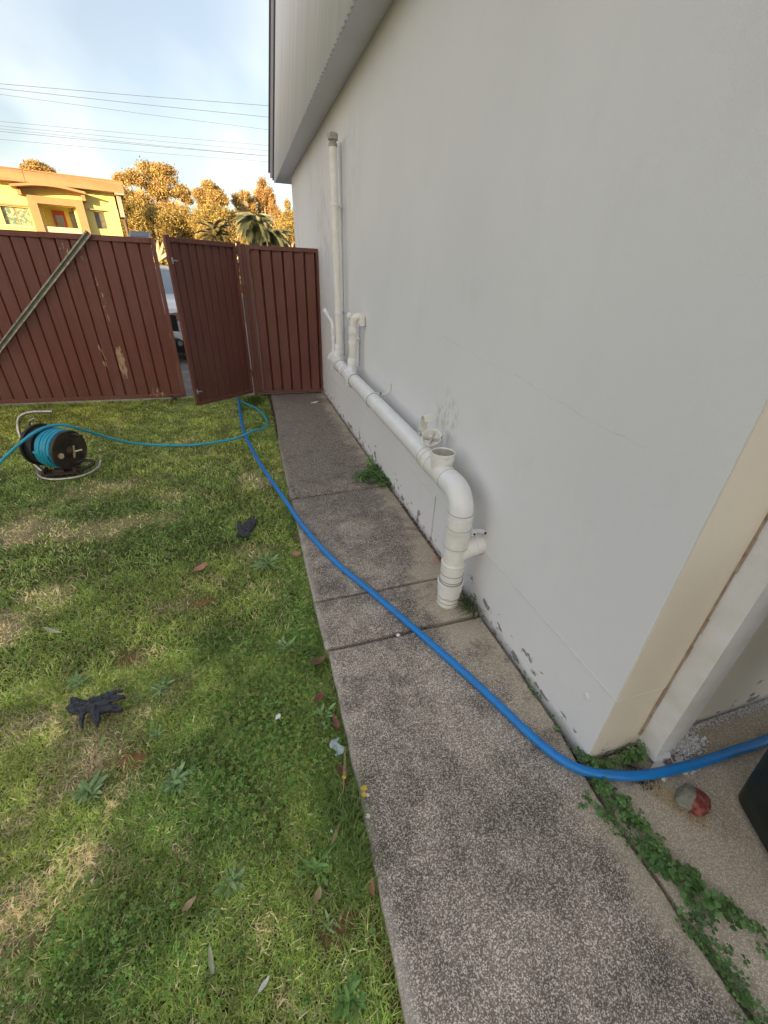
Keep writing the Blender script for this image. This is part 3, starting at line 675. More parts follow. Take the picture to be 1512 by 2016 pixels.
# right fixed panel
rf = empty('steel_fence', (.055, FY, 0), 'narrow maroon steel fence panel fixed between gate post and grey house wall', 'fence')
panel_e = empty('fixed_panel', (0, 0, 0)); panel_e.parent = rf
bpy.data.objects.remove(panel_e)
first = None; n = 6; wd = .80/n
for i in range(n):
    if first is None: first = o = part('board', board_mb(wd, 1.705), M['fence'], rf, smooth=False, local=True)
    else: o = first.copy(); COL.objects.link(o)
    o.location = (.115+i*wd, 0, .03)
lbox(rf, 'top_rail', (.068, -.034, 1.715), (.938, .022, 1.762), M['fence']); lbox(rf, 'bottom_rail', (.068, -.032, .008), (.938, .022, .045), M['fence'])
lbox(rf, 'hinge_post', (-.022, -.030, -.03), (.026, .026, 1.79), M['fence']); lbox(rf, 'side_rail', (.068, -.036, .046), (.110, .018, 1.714), M['fence'])
lbox(rf, 'side_rail', (.916, -.034, .046), (.938, .018, 1.714), M['fence']); lbox(rf, 'cover_strip', (.0265, -.012, .02), (.0675, .012, 1.77), M['fence'])
# the gate, swung inwards
gt = empty('gate', (.018, FY-.035, 0), 'narrow maroon steel gate swung open towards the lawn', 'gate')
free = Vector((-.672, 5.46)); hing = Vector((.018, FY-.035)); gv = free-hing; GL = gv.length
gt.rotation_euler.z = math.atan2(gv.y, gv.x)       # local +x runs from hinge to free edge; lawn side is local +y
first = None; n = 8; wd = (GL-.10)/n
for i in range(n):
    if first is None:
        mb = board_mb(wd, 1.66, .016); mb.v = [(x, -y, z) for x, y, z in mb.v]; mb.f = [tuple(reversed(f)) for f in mb.f]
        first = o = part('board', mb, M['fence'], gt, smooth=False, local=True)
    else: o = first.copy(); COL.objects.link(o)
    o.location = (.05+i*wd, -.012, .07)
lbox(gt, 'stile', (GL-.048, -.018, .035), (GL, .024, 1.785), M['fence']); lbox(gt, 'stile', (.014, -.018, .035), (.048, .024, 1.765), M['fence'])
lbox(gt, 'top_rail', (.049, -.018, 1.725), (GL-.049, .024, 1.770), M['fence']); lbox(gt, 'bottom_rail', (.049, -.018, .035), (GL-.049, .024, .075), M['fence'])
for z in (1.56, .20):
    g = MB(); g.box((GL-.040, .0245, z-.028), (GL-.022, .030, z+.028)); g.tube([(GL-.03, .034, z), (GL-.085, .036, z)], .0065, 8); part('latch', g, M['latch'], gt, local=True, bevel=.001)
for z in (1.30, .30):
    g = MB(); g.tube([(.0, .028, z-.05), (.0, .028, z+.05)], .010, 10); g.box((.002, .024, z-.045), (.035, .029, z+.045)); g.box((-.035, .022, z-.045), (-.002, .027, z+.045))
    for k in range(8): g.obox((random.uniform(-.02, .03), .03, z+random.uniform(-.045, .045)), (.012, .008, .012))
    part('hinge', g, M['hinge'], gt, local=True)
# concrete strip under the fence
g = MB(); g.box((-6.2, FY-.04, -.06), (-.86, FY+.05, .008)); g.box((-.86, FY-.02, -.06), (.09, FY+.07, -.006)); tag(part('kerb', g, M['slab2'], smooth=False, bevel=.006), kind='structure')

# ================================================================== HOSES, REEL
def hose(name, pts, r, m, label, n=8, ns=14):
    P = catmull(pts, n); g = MB(); g.tube(P, r, ns); return solo(name, g, m, pts[0], label, 'hose', ang=80)
H = .018
bl = [(-.30, 6.45, .0), (-.215, 6.0, .005), (-.179, 5.63, .02), (-.16, 5.0, .02), (-.130, 4.40, .022), (-.055, 3.80, .022), (.029, 3.31, .024), (.135, 2.776, .030), (.228, 2.35, H), (.352, 1.941, H), (.500, 1.599, H), (.660, 1.21, H), (.770, .925, H), (.845, .708, H), (.896, .597, H), (.957, .530, H),
      (1.067, .481, H), (1.196, .452, H-.003), (1.388, .435, H), (1.563, .43, H), (1.722, .426, H), (2.1, .44, H), (2.8, .40, H)]
hose('hose', bl, .0165, M['blue'], 'thick blue hose running along the concrete path and round the house corner')
cy = [(-.175, 6.35, .0), (-.20, 6.0, .01), (-.18, 5.70, .018), (-.09, 5.50, .018), (.028, 5.27, .018), (.105, 4.95, .018), (.118, 4.65, .02), (.07, 4.45, .03), (-.033, 4.33, .05), (-.16, 4.24, .028), (-.283, 4.18, .018), (-.608, 4.12, .016), (-.973, 4.19, .020), (-1.20, 4.12, .10), (-1.36, 3.98, .24), (-1.47, 3.86, .345), (-1.56, 3.80, .372),
      (-1.66, 3.73, .345), (-1.80, 3.68, .25), (-1.95, 3.66, .13), (-2.10, 3.62, .03), (-2.4, 3.5, .015), (-3.1, 3.2, .015)]
hose('hose', cy, .0115, M['cyan'], 'thin cyan hose looping over the lawn from the gate to the hose reel')

rl = empty('hose_reel', (-1.55, 3.75, 0), 'black hose reel wound with cyan hose on a bent chrome tube stand', 'hose reel')
axr = Vector((.86, -.50, -.06)).normalized(); CB = Vector((-1.70, 3.855, .205)); CF = CB+axr*.265
def disc(c, r, t, m, nm):
    g = MB(); g.lathe([(0, -t/2), (r*.35, -t/2), (r*.38, -t/2-.006), (r*.92, -t/2-.004), (r*.97, -t/2-.008), (r, -t/2), (r, t/2), (r*.97, t/2+.010), (r*.92, t/2+.004), (r*.42, t/2+.004), (r*.38, t/2-.006), (0, t/2-.006)], c, axr, 48); return part(nm, g, m, rl, ang=25)
disc(CB, .172, .006, M['black'], 'side_plate'); disc(CF, .158, .006, mat('scuffed_black_plate', (.02, .018, .017), .5, (.075, .05, .035), 14, 5, bump=.15), 'side_plate')
g = MB(); g.tube([CB, CB+axr*.075], .150, 32); g.tube([CB, CF], .075, 24); part('drum', g, M['black'], rl)
ux = axr.cross(Vector((0, 0, 1))).normalized(); vx = axr.cross(ux)
g = MB(); pts = []
turns = 7
for k in range(turns*28+1):
    a = 2*math.pi*k/28; lay = k/28
    off = .085+.0235*(lay % 7); rr = .128+.006*math.sin(a*1.0+lay*2)+(.006 if int(lay) % 2 else 0)
    pts.append(CB+axr*off+(ux*math.cos(a)+vx*math.sin(a))*rr)
g.tube(pts, .0125, 8)
pts = []
for k in range(4*28+1):
    a = 2*math.pi*k/28; lay = k/28; pts.append(CB+axr*(.11+.030*lay)+(ux*math.cos(a)+vx*math.sin(a))*(.147+.003*math.sin(a*2)))
g.tube(pts, .012, 8); part('wound_hose', g, M['cyan'], rl, ang=80)
g = MB(); g.tube(catmull([(-1.70, 3.72, .015), (-1.78, 3.79, .10), (-1.82, 3.86, .22), (-1.83, 3.90, .33), (-1.80, 3.92, .415), (-1.72, 3.92, .452), (-1.60, 3.92, .452), (-1.565, 3.92, .450)], 6), .0125, 14); part('handle_tube', g, M['chrome'], rl)
g = MB(); g.tube(catmull([(-1.745, 3.74, .03), (-1.71, 3.66, .012), (-1.62, 3.58, .010), (-1.50, 3.56, .010), (-1.38, 3.60, .012), (-1.30, 3.68, .035), (-1.285, 3.74, .075)], 6), .0115, 12); part('runner_tube', g, M['chrome'], rl)
g = MB(); g.tube(catmull([(-1.78, 3.98, .015), (-1.80, 4.02, .18), (-1.80, 4.02, .33), (-1.74, 4.0, .38)], 6), .010, 10); part('back_tube', g, M['chrome'], rl)
g = MB(); g.box((-1.70, 3.64, .012), (-1.44, 3.76, .02)); g.box((-1.69, 3.65, .02), (-1.67, 3.75, .05)); g.box((-1.47, 3.65, .02), (-1.45, 3.75, .05)); g.box((-1.62, 3.67, .02), (-1.54, 3.73, .042)); part('base_plate', g, M['rust'], rl, smooth=False, bevel=.003)
g = MB(); g.lathe([(.03, 0), (.034, .004), (.034, .02), (.018, .03), (.018, .045), (0, .045)], CF+axr*.003, axr, 20); part('hub', g, M['rust'], rl, ang=30)
g = MB(); q = CF+axr*.05; g.tube([q+Vector((.008, 0, .045)), q+Vector((-.006, 0, -.02)), q+Vector((-.016, 0, -.055))], [.007, .009, .008], 10); g.tube([q+Vector((-.004, 0, -.004)), q+Vector((.05, .02, 0))], .007, 8); part('fitting', g, M['brass'], rl)
gc = CF+axr*.016+ux*.098+Vector((0, 0, -.01)); g = MB(); g.lathe([(.0, .0), (.021, .0), (.023, .012), (.019, .012), (.018, .009)], gc, axr, 24); part('gauge_rim', g, M['brass'], rl)
g = MB(); g.lathe([(0, .0095), (.0185, .0095)], gc, axr, 24); part('gauge_dial', g, M['dial'], rl)
g = MB(); q = CF+ux*-.06+Vector((0, 0, .115)); g.tube([q, q+axr*.03, q+axr*.10], [.016, .014, .012], 12); g.obox(q-ux*.0+Vector((.0, 0, 0)), (.05, .05, .012)); part('crank_knob', g, M['black'], rl)
g = MB(); g.tube(catmull([CF+Vector((-.05, -.01, -.13)), CF+Vector((.03, -.02, -.165)), CF+Vector((.12, -.01, -.14)), CF+Vector((.14, 0, -.115)), CF+Vector((.07, .02, -.105)), CF+Vector((0, .01, -.12))], 6), .012, 10); part('crank_arm', g, M['black'], rl)

# ================================================================== BIN, STONE, GLOVES, LITTER
bn_ = empty('wheelie_bin', (1.62, .15, -.006), 'dark green plastic wheelie bin standing on concrete at the right edge', 'bin')
A0 = Vector((1.408, .338)); e1 = Vector((-.42, -.91)).normalized(); e2 = Vector((.91, -.42)).normalized()
def rr_ring(w1, w2, cx, z, rad=.05, seg=5, sh=0):
    o = []; c = A0+e1*(.44/2)+e2*(.50/2)
    for qx, qy, a0 in ((1, 1, 0), (-1, 1, 90), (-1, -1, 180), (1, -1, 270)):
        for k in range(seg+1):
            a = R(a0+90*k/seg); px = qx*(w1/2-rad)+math.cos(a)*rad; py = qy*(w2/2-rad)+math.sin(a)*rad
            p = c+e1*px+e2*(py+sh); o.append((p.x, p.y, z))
    return o
levels = [(.40, .46, -.006, .04), (.44, .50, .02, .05), (.45, .51, .10, .05), (.50, .57, .60, .055), (.54, .62, .90, .055)]
vs = []; fs = []; n = None
for w1, w2, z, rad in levels: r_ = rr_ring(w1, w2, 0, z, rad); n = len(r_); vs += r_
for r in range(len(levels)-1):
    for i in range(n): fs.append((r*n+i, r*n+(i+1) % n, (r+1)*n+(i+1) % n, (r+1)*n+i))
fs.append(tuple(range(n-1, -1, -1))); g = MB(); g.add(vs, fs); part('body', g, M['bin'], bn_, ang=40)
vs = []; fs = []
for w1, w2, z, rad in [(.58, .66, .90, .06), (.58, .66, .93, .06), (.56, .64, .96, .06), (.30, .36, .985, .05)]: vs += rr_ring(w1, w2, 0, z, rad)
for r in range(3):
    for i in range(n): fs.append((r*n+i, r*n+(i+1) % n, (r+1)*n+(i+1) % n, (r+1)*n+i))
fs.append(tuple(range(3*n, 4*n))); fs.append(tuple(range(n-1, -1, -1))); g = MB(); g.add(vs, fs); part('lid', g, M['bin'], bn_, ang=40)
for s_ in (-.2, .2):
    c = A0+e1*(.22+s_)+e2*.48; g = MB(); g.lathe([(0, -.025), (.09, -.025), (.1, -.018), (.1, .018), (.09, .025), (0, .025)], (c.x, c.y, .094), (e1.x, e1.y, 0), 24); part('wheel', g, M['black'], bn_)

# stone, half painted red
st = empty('stone', (1.262, .362, 0), 'broken grey concrete lump with a red painted face in front of the downpipe', 'stone')
def rock(c, rx, ry, rz, seed, sub=3, cut=None):
    import bmesh
    bm = bmesh.new(); bmesh.ops.create_icosphere(bm, subdivisions=sub, radius=1)
    rn = random.Random(seed); pl = []
    for i in range(9):
        d_ = Vector((rn.uniform(-1, 1), rn.uniform(-1, 1), rn.uniform(-.6, 1))).normalized(); pl.append((d_, rn.uniform(.62, .85)))
    for v in bm.verts:
        for d_, k in pl:
            q = v.co.dot(d_)
            if q > k: v.co -= d_*(q-k)*.95
        v.co *= 1+.03*math.sin(v.co.x*17+seed)*math.cos(v.co.y*15)
    mb = MB(); mb.add([(c[0]+v.co.x*rx, c[1]+v.co.y*ry, c[2]+v.co.z*rz) for v in bm.verts], [tuple(v.index for v in f.verts) for f in bm.faces]); bm.free(); return mb
gs = NG('stone_grey_red', .95)
msk = gs.math('ADD', gs.math('SUBTRACT', gs.math('MULTIPLY', gs.math('SUBTRACT', gs.x, 1.262), .55), gs.math('SUBTRACT', gs.y, .360)), gs.math('MULTIPLY', gs.math('SUBTRACT', gs.noise(30, 4), .5), .016))
base = gs.mix(gs.rng(gs.noise(60, 4), .35, .65), (.27, .265, .21), (.19, .185, .15))
redc = gs.mix(gs.rng(gs.noise(45, 4, .6), .4, .62), (.20, .040, .034), (.36, .13, .11))
gs.color(gs.mix(gs.rng(msk, .0, .004), base, redc)); gs.bump(gs.noise(90, 4), .6, .006)
part('lump', rock((1.256, .352, .006), .064, .050, .034, 5), gs.m, st, ang=25)

def glove(name, loc, outline, folds, label, h=.015):
    """a limp glove: outline in metres, puffed to real thickness, folds = ridges (x0, y0, x1, y1, r, z)"""
    mb = MB(); n = len(outline)
    mb.add([(x, y, 0) for x, y in outline]+[(x, y, h) for x, y in outline], [tuple(range(n-1, -1, -1)), tuple(range(n, 2*n))]+[(i, (i+1) % n, n+(i+1) % n, n+i) for i in range(n)])
    for x0, y0, x1, y1, r, z in folds: mb.tube([(x0, y0, z*.8), ((x0+x1)/2, (y0+y1)/2+.003, z), (x1, y1, z*.7)], [r*.8, r, r*.7], 10)
    me = bpy.data.meshes.new(name); me.from_pydata(mb.v, [], mb.f); me.materials.append(M['glove'])
    area = sum(outline[k-1][0]*outline[k][1]-outline[k][0]*outline[k-1][1] for k in range(n))
    if area < 0: me.flip_normals()
    o = bpy.data.objects.new(name, me); COL.objects.link(o); o.location = loc
    r_ = o.modifiers.new('remesh', 'REMESH'); r_.mode = 'VOXEL'; r_.voxel_size = .0024; r_.use_smooth_shade = True
    sm = o.modifiers.new('soften', 'SMOOTH'); sm.factor = .6; sm.iterations = 5
    for k, (sc_, st_) in enumerate(((.030, .016), (.011, .006))):
        tx = bpy.data.textures.new(name+'_wrinkle', 'CLOUDS'); tx.noise_scale = sc_; tx.noise_depth = 1
        dsp = o.modifiers.new('wrinkle', 'DISPLACE'); dsp.texture = tx; dsp.strength = st_; dsp.mid_level = .5; dsp.texture_coords = 'LOCAL'; dsp.direction = 'Z'
    return tag(o, label, 'glove', 'discarded black gloves')
glove('glove', (-.735, 1.280, -.004), [(-0.1015, 0.0153), (-0.0916, 0.0244), (-0.0966, 0.0573), (-0.092, 0.0635), (-0.072, 0.0578), (-0.0535, 0.0439), (-0.0345, 0.0348), (-0.012, 0.0408), (0.0071, 0.0392), (0.0244, 0.0456), (0.0512, 0.0444), (0.0647, 0.0482), (0.0685, 0.0395), (0.046, 0.0339), (0.0759, 0.0272), (0.1028, 0.0171), (0.1061, 0.0099), (0.0933, 0.0073), (0.0729, 0.0056), (0.0533, 0.0014), (0.0311, 0.0011), (0.0477, -0.0068), (0.0717, -0.0148), (0.0929, -0.0268), (0.109, -0.0422), (0.0993, -0.0489), (0.075, -0.0467), (0.0494, -0.0382), (0.0344, -0.0363), (0.0274, -0.0447), (0.0356, -0.0563), (0.0351, -0.0765), (0.0358, -0.101), (0.0191, -0.0831), (0.0035, -0.0562), (-0.0041, -0.0334), (-0.0177, -0.0226), (-0.024, -0.0324), (-0.0245, -0.0505), (-0.0168, -0.086), (-0.0243, -0.0838), (-0.039, -0.0553), (-0.0366, -0.0448), (-0.0517, -0.0222), (-0.0736, -0.0137), (-0.0835, -0.0039), (-0.0957, 0.0078)],
      [(-.085, .030, -.030, .020, .009, .016), (-.085, -.005, -.045, .0, .008, .017), (-.02, .025, .09, .045, .008, .016), (-.01, .0, .085, .003, .009, .016), (.004, -.01, .008, -.05, .009, .015), (-.03, .01, .0, .0, .009, .018)],
      'crumpled black rubber glove with spread fingers, the nearer one on the lawn')
glove('glove', (-.147, 2.470, -.004), [(-0.0574, -0.0688), (-0.0511, -0.0371), (-0.0404, -0.0144), (-0.0531, 0.0059), (-0.0606, 0.0339), (-0.0573, 0.073), (-0.0421, 0.0827), (-0.0313, 0.0665), (-0.0262, 0.0297), (-0.0138, 0.0666), (0.0062, 0.0866), (0.0088, 0.1066), (0.0273, 0.1347), (0.0362, 0.1302), (0.0309, 0.1011), (0.0425, 0.1169), (0.0504, 0.1528), (0.059, 0.1387), (0.0568, 0.1087), (0.0503, 0.0779), (0.0667, 0.1016), (0.0754, 0.0948), (0.0648, 0.0515), (0.0504, 0.0149), (0.0405, -0.0262), (0.0249, -0.0478), (0.0238, -0.0893), (0.0128, -0.1111), (-0.016, -0.0957), (-0.0408, -0.0771)],
      [(-.01, -.04, .03, .08, .010, .015), (.01, -.03, .05, .06, .009, .015), (-.05, .04, -.03, .0, .010, .015)], 'small black glove lying palm down on dry grass near the path')

# plastic litter, leaves, chips
def leaf_mb(L_, W_, curl=.3, fold=.25, n=6, seed=0):
    rn = random.Random(seed); mb = MB(); vs = []
    for i in range(n+1):
        t = i/n; w_ = W_*math.sin(math.pi*min(1, t**.8*.98+.02))**.8*(1+rn.uniform(-.12, .12)); z = curl*L_*(t-.5)**2*2+rn.uniform(-1, 1)*.002
        vs += [(t*L_-L_/2, -w_/2, z+fold*w_), (t*L_-L_/2, -w_/4, z+fold*w_*.35), (t*L_-L_/2, 0, z), (t*L_-L_/2, w_/4, z+fold*w_*.4), (t*L_-L_/2, w_/2, z+fold*w_*rn.uniform(.6, 1.5))]
    fs = []
    for i in range(n):
        for k in range(4): a = i*5+k; fs.append((a, a+1, a+6, a+5))
    mb.add(vs, fs); return mb
lm = {'red': mat('dead_leaf_red', (.26, .10, .055), .55, (.11, .045, .03), 60, bump=.3), 'brown': mat('dead_leaf_brown', (.20, .105, .055), .6, (.11, .055, .03), 60, bump=.3),
      'tan': mat('dry_leaf_tan', (.42, .31, .18), .7, (.34, .23, .12), 60, bump=.3), 'pale': mat('pale_leaf', (.52, .50, .36), .6, (.38, .40, .24), 60), 'white': mat('white_flake', (.84, .83, .81), .6, (.72, .70, .67), 60),
      'salmon': mat('pinkish_leaf', (.48, .24, .17), .7, (.38, .18, .12), 60)}
leaves = [(.119,1.085,.05,.03,40,'red','reddish dead leaf at the path edge beside the first slab corner'),
          (.158,.965,.055,.018,95,'red','narrow pinkish dead leaf standing against the path edge above the plastic scrap'),
          (.140,.775,.05,.03,110,'brown','large brown curled leaf at the path edge just above the yellow flowers'),
          (.142,.725,.045,.024,70,'brown','brown curled leaf touching the larger one above the yellow flowers'),
          (.140,1.262,.06,.04,20,'brown','dark brown leaf litter beside the small middle slab'),
          (.158,2.268,.05,.03,60,'red','red brown leaf half on the path edge near the blue hose'),
          (.139,2.093,.05,.035,10,'salmon','curled orange brown leaf in the grass beside the long middle slab'),
          (-.396,2.088,.07,.05,25,'salmon','pale orange leaf lying alone in the bare middle of the lawn'),
          (-.327,.553,.035,.013,30,'tan','small tan curled leaf in the near lawn'),
          (.158,.449,.035,.012,80,'salmon','thin pink leaf in the soil gap at the near path edge'),
          (.106,2.994,.06,.035,50,'red','dark red leaf under the blue hose beside the far slab joint'),
          (.135,3.62,.06,.035,120,'salmon','faded leaf at the far path edge beside the blue hose'),
          (.150,3.35,.06,.035,70,'salmon','pinkish leaf at the far path edge, nearest the weeds'),
          (-.269,.424,.05,.010,100,'pale','pale dry slender leaf upright in the near lawn'),
          (-1.025,1.765,.075,.014,-25,'pale','pale slender gum leaf at the left of the lawn above the near glove'),
          (-.053,1.044,.022,.014,40,'white','small whitish petal on the dark clover'),
          (-.144,.343,.030,.009,40,'white','curled white paper scrap in the near lawn'),
          (.01,.47,.03,.016,60,'tan','tan leaf scrap between the near rosette weeds'),
          (.085,.60,.05,.009,55,'tan','curled straw coloured leaf beside the flowering weed'),
          (.784,5.465,.10,.055,20,'white','white paper scrap lying on the far end of the path')]
for i, (x, y, l, w_, a, c, lab) in enumerate(leaves):
    z = float(soil_z(np.array([x]), np.array([y]))[0])+.030 if x < .165 else .004
    if x > .5: z = .001
    mb = leaf_mb(l, w_, .35 if c != 'white' else .1, .28 if c != 'white' else .12, seed=i)
    o = solo('fallen_leaf' if c != 'white' else 'paper_scrap', mb, lm[c], (0, 0, 0), lab, 'leaf' if c != 'white' else 'litter', ang=180)
    o.location = (x, y, z+(.010 if x < .165 else 0)); o.scale = (1.2, 1.25, 1.2); o.rotation_euler = (R(random.uniform(-18, 18)), R(random.uniform(-15, 15)), R(a))
g = MB()
plm = mat('clear_blue_plastic', (.46, .54, .56), .3, (.24, .32, .30), 60, bump=.5, bscale=90)
vs = []; fs = []
for i in range(9):
    for j in range(6): vs.append((.125+j*.006+.010*math.sin(i*.8), .825+i*.0075, .002+.016*fbm(np.array([i*.37]), np.array([j*.61]), 1, 4, 2)[0]*1.4))
for i in range(8):
    for j in range(5): a = i*6+j; fs.append((a, a+1, a+7, a+6))
g.add(vs, fs); solo('plastic_scrap', g, plm, (.14, .85, 0), 'crumpled pale blue clear plastic scrap at the path edge', 'litter', ang=60)
g = rock((.532, 1.308, .006), .012, .009, .008, 3, 2); solo('pebble', g, lm['white'], (.532, 1.308, 0), 'single white pebble beside the slab joint and blue hose', 'pebble')
g = rock((.955, 1.82, .0), .018, .030, .016, 8, 2); solo('pebble', g, lm['salmon'], (.955, 1.82, 0), 'pink brick chip wedged between slab and wall behind the pipe', 'brick chip')
# flaked white paint lying along the corner
V = []; F = []
k = 0
for i in range(3600):
    if i < 1700: y = .556-abs(random.gauss(0, .012)); x = random.uniform(1.33, 1.95)
    elif i < 3000: x = random.gauss(1.40, .038); y = random.gauss(.510, .020)
    else: x = random.gauss(1.335, .022); y = random.gauss(.447, .012)
    if (x < 1.325 and y > .475) or y > .559: continue
    s_ = random.uniform(.002, .0058)*(.55 if i < 1700 else 1); a = random.uniform(0, 6.28); t = random.uniform(-1.2, 1.2); z = -.003+random.uniform(0, .010)
    for (p, q) in ((-1, -.4), (1, -.5), (1.1, .4), (-.9, .5)): V.append((x+s_*(p*math.cos(a)-q*math.sin(a)), y+s_*(p*math.sin(a)+q*math.cos(a)), z+s_*t*p+.002))
    F.append((k, k+1, k+2, k+3)); k += 4
o = npmesh('paint_flakes', V, F, lm['white']); tag(o, 'white paint flakes scattered on the concrete behind the downpipe', 'paint flakes', kind='stuff')
# crumbly soil pile and yellow grit at the slab edge
V = []; F = []; C_ = []; k = 0
for i in range(1500):
    t = random.random(); x = 1.13+.10*t+random.gauss(0, .018); y = .50-.20*t+random.gauss(0, .018)
    s_ = random.uniform(.001, .004); z = -.004+random.uniform(0, .005); s_ *= .7; c_ = random.choice([(.62, .48, .28), (.56, .43, .24), (.40, .30, .17), (.66, .55, .36)] if t > .35 else [(.03, .025, .02), (.16, .10, .06), (.2, .15, .1)])
    for dx_, dy_, dz_ in ((-1, -1, 0), (1, -1, 0), (0, 1, 0), (0, 0, 1.3)): V.append((x+s_*dx_, y+s_*dy_, z+s_*dz_)); C_.append(c_)
    F += [(k, k+1, k+3), (k+1, k+2, k+3), (k+2, k, k+3)]; k += 4
o = npmesh('grit', V, F, attr_mat('grit', .95, 0), np.array(C_)); tag(o, 'loose sand and crumbled mortar beside the downpipe foot', 'grit', kind='stuff')

V = []; F = []; C_ = []; k = 0
for i in range(420):
    y = random.uniform(1.62, 2.6) if i < 300 else random.uniform(2.6, 5.9); x = .990+random.gauss(0, .006); s_ = random.uniform(.002, .008); a = random.uniform(0, 6.28); z = -.004+random.uniform(-.006, .006)
    c_ = random.choice([(.16, .055, .035), (.10, .05, .035), (.22, .10, .06), (.05, .035, .03)])
    for (p, q) in ((-1, -.4), (1, -.5), (1.1, .4), (-.9, .5)): V.append((x+s_*(p*math.cos(a)-q*math.sin(a))*.6, y+s_*(p*math.sin(a)+q*math.cos(a)), z+s_*random.uniform(-.3, .5))); C_.append(c_)
    F.append((k, k+1, k+2, k+3)); k += 4
o = npmesh('leaf_debris', V, F, attr_mat('debris', .9, 0), np.array(C_)); tag(o, 'reddish brown crumbs of leaf litter in the crack between path and wall', 'leaf litter', kind='stuff')
# ================================================================== PLANTS
GM = attr_mat('grass_blades', .5, .32)
def blades(x, y, z, h, wd, col, lean, az, name, label):
    n = len(x); ca, sa = np.cos(az), np.sin(az)
    fa = az+rng.uniform(.9, 2.2, n); fx, fy = np.cos(fa)*wd/2, np.sin(fa)*wd/2
    mx_, my_ = x+ca*lean*h*.30, y+sa*lean*h*.30; mz_ = z+h*(.62-.18*lean)
    tx, ty = x+ca*lean*h*.95, y+sa*lean*h*.95; tz = z+h*(1-.42*lean)
    V = np.empty((n, 5, 3), np.float32)
    V[:, 0] = np.stack([x-fx, y-fy, z], 1); V[:, 1] = np.stack([x+fx, y+fy, z], 1)
    V[:, 2] = np.stack([mx_+fx*.85, my_+fy*.85, mz_], 1); V[:, 3] = np.stack([mx_-fx*.85, my_-fy*.85, mz_], 1); V[:, 4] = np.stack([tx, ty, tz], 1)
    b = np.arange(n)[:, None]*5
    F = np.concatenate([b+np.array([[0, 1, 2]]), b+np.array([[0, 2, 3]]), b+np.array([[3, 2, 4]])])
    C = np.repeat(col[:, None, :], 5, 1)
    o = npmesh(name, V.reshape(-1, 3), F, GM, C.reshape(-1, 3)); return tag(o, label, 'grass', kind='stuff')
def scatter(n, x0, x1, y0, y1): return rng.uniform(x0, x1, n), rng.uniform(y0, y1, n)
xs_, ys_ = [], []
for (n, x0, x1, y0, y1) in ((95000, -1.9, .185, .0, 2.2), (120000, -3.2, .19, 2.2, 6.02), (8000, -1.6, .185, -1.2, .0), (22000, -5.8, -1.9, -.5, 2.6), (16000, -5.8, -3.2, 2.6, 6.02)):
    a, b = scatter(n, x0, x1, y0, y1); xs_.append(a); ys_.append(b)
# thicker growth near the camera
a, b = scatter(60000, -1.1, .185, .1, 1.5); xs_.append(a); ys_.append(b)
a, b = scatter(9000, .10, .20, -.5, 5.9); xs_.append(a); ys_.append(b)
a, b = scatter(9000, -5.8, .1, 5.75, 6.04); xs_.append(a); ys_.append(b)
x = np.concatenate(xs_); y = np.concatenate(ys_)
D = dryness(x, y); SR = soil_red(x, y); keep = rng.random(len(x)) > np.clip(D*.30+SR*.85, 0, .92); x, y, D = x[keep], y[keep], D[keep]
LU = field(lush, x, y); pat = fbm(x, y, 2.1, 21, 4); fine = fbm(x, y, 16, 31, 2)
z = soil_z(x, y)
far = np.clip(y/6, 0, 1)
h = (.020+.016*rng.random(len(x)))*(1+.35*(fine-.5)*2)*(1-.25*D)+.006*LU
edge = np.clip((x-.10)/.08, 0, 1); h *= 1+edge*.55*rng.random(len(x)); fe = np.clip((y-5.85)/.15, 0, 1); h *= 1+fe*2.2*rng.random(len(x))
wd = rng.uniform(.0016, .0034, len(x))*(1+1.5*far)
g1 = np.array([.36, .44, .10]); g2 = np.array([.20, .31, .065]); g3 = np.array([.56, .58, .20]); dr1 = np.array([.85, .72, .48]); dr2 = np.array([.60, .47, .27])
t = rng.random(len(x))[:, None]; p = np.clip((pat-.30)/.4, 0, 1)[:, None]
col = g2*(1-p)+g1*p; col = col*(1-.35*t)+g3*.35*t; col = col*(1-.75*LU[:, None])+np.array([.11, .25, .05])*.75*LU[:, None]
isdry = rng.random(len(x)) < np.clip(.10+D*.72, 0, .8); td = rng.random(len(x))[:, None]
col[isdry] = (dr1*td+dr2*(1-td))[isdry]
lit_patch = np.clip(np.exp(-(((x+2.3)/.9)**2+((y-5.3)/.8)**2)), 0, 1)[:, None]; col = col*(1-.5*lit_patch)+np.array([.50, .46, .08])*.5*lit_patch  # lit patch of lawn at the far left, painted into the blade colours
col *= (1.5*rng.uniform(.45, 1.45, len(x))*(.72+.56*np.clip((fbm(x, y, 9, 77, 3)-.3)/.4, 0, 1)))[:, None]
lean = rng.uniform(.35, 1.5, len(x)); lean[isdry] = rng.uniform(.8, 1.6, isdry.sum()); az = rng.uniform(0, 6.283, len(x))
blades(x, y, z, h, wd, col, lean, az, 'lawn_grass', 'short patchy green lawn grass with dry straw spots')

n_ = 3200; xe = .172-np.abs(rng.normal(0, .022, n_)); ye = rng.uniform(.35, 5.8, n_)**1.0; ye = np.where(rng.random(n_) < .6, rng.uniform(.45, 2.6, n_), ye); ke = fbm(xe*0, ye, 4, 55, 2) > .42; xe, ye = xe[ke], ye[ke]; n_ = len(xe)
blades(xe, ye, soil_z(xe, ye), rng.uniform(.025, .062, n_), rng.uniform(.0018, .0045, n_), np.array([[.15, .25, .07]])*rng.uniform(.5, 1.6, n_)[:, None], rng.uniform(.3, 1.5, n_), rng.uniform(0, 6.28, n_), 'edge_grass', 'longer darker grass and weeds growing along the path edge')
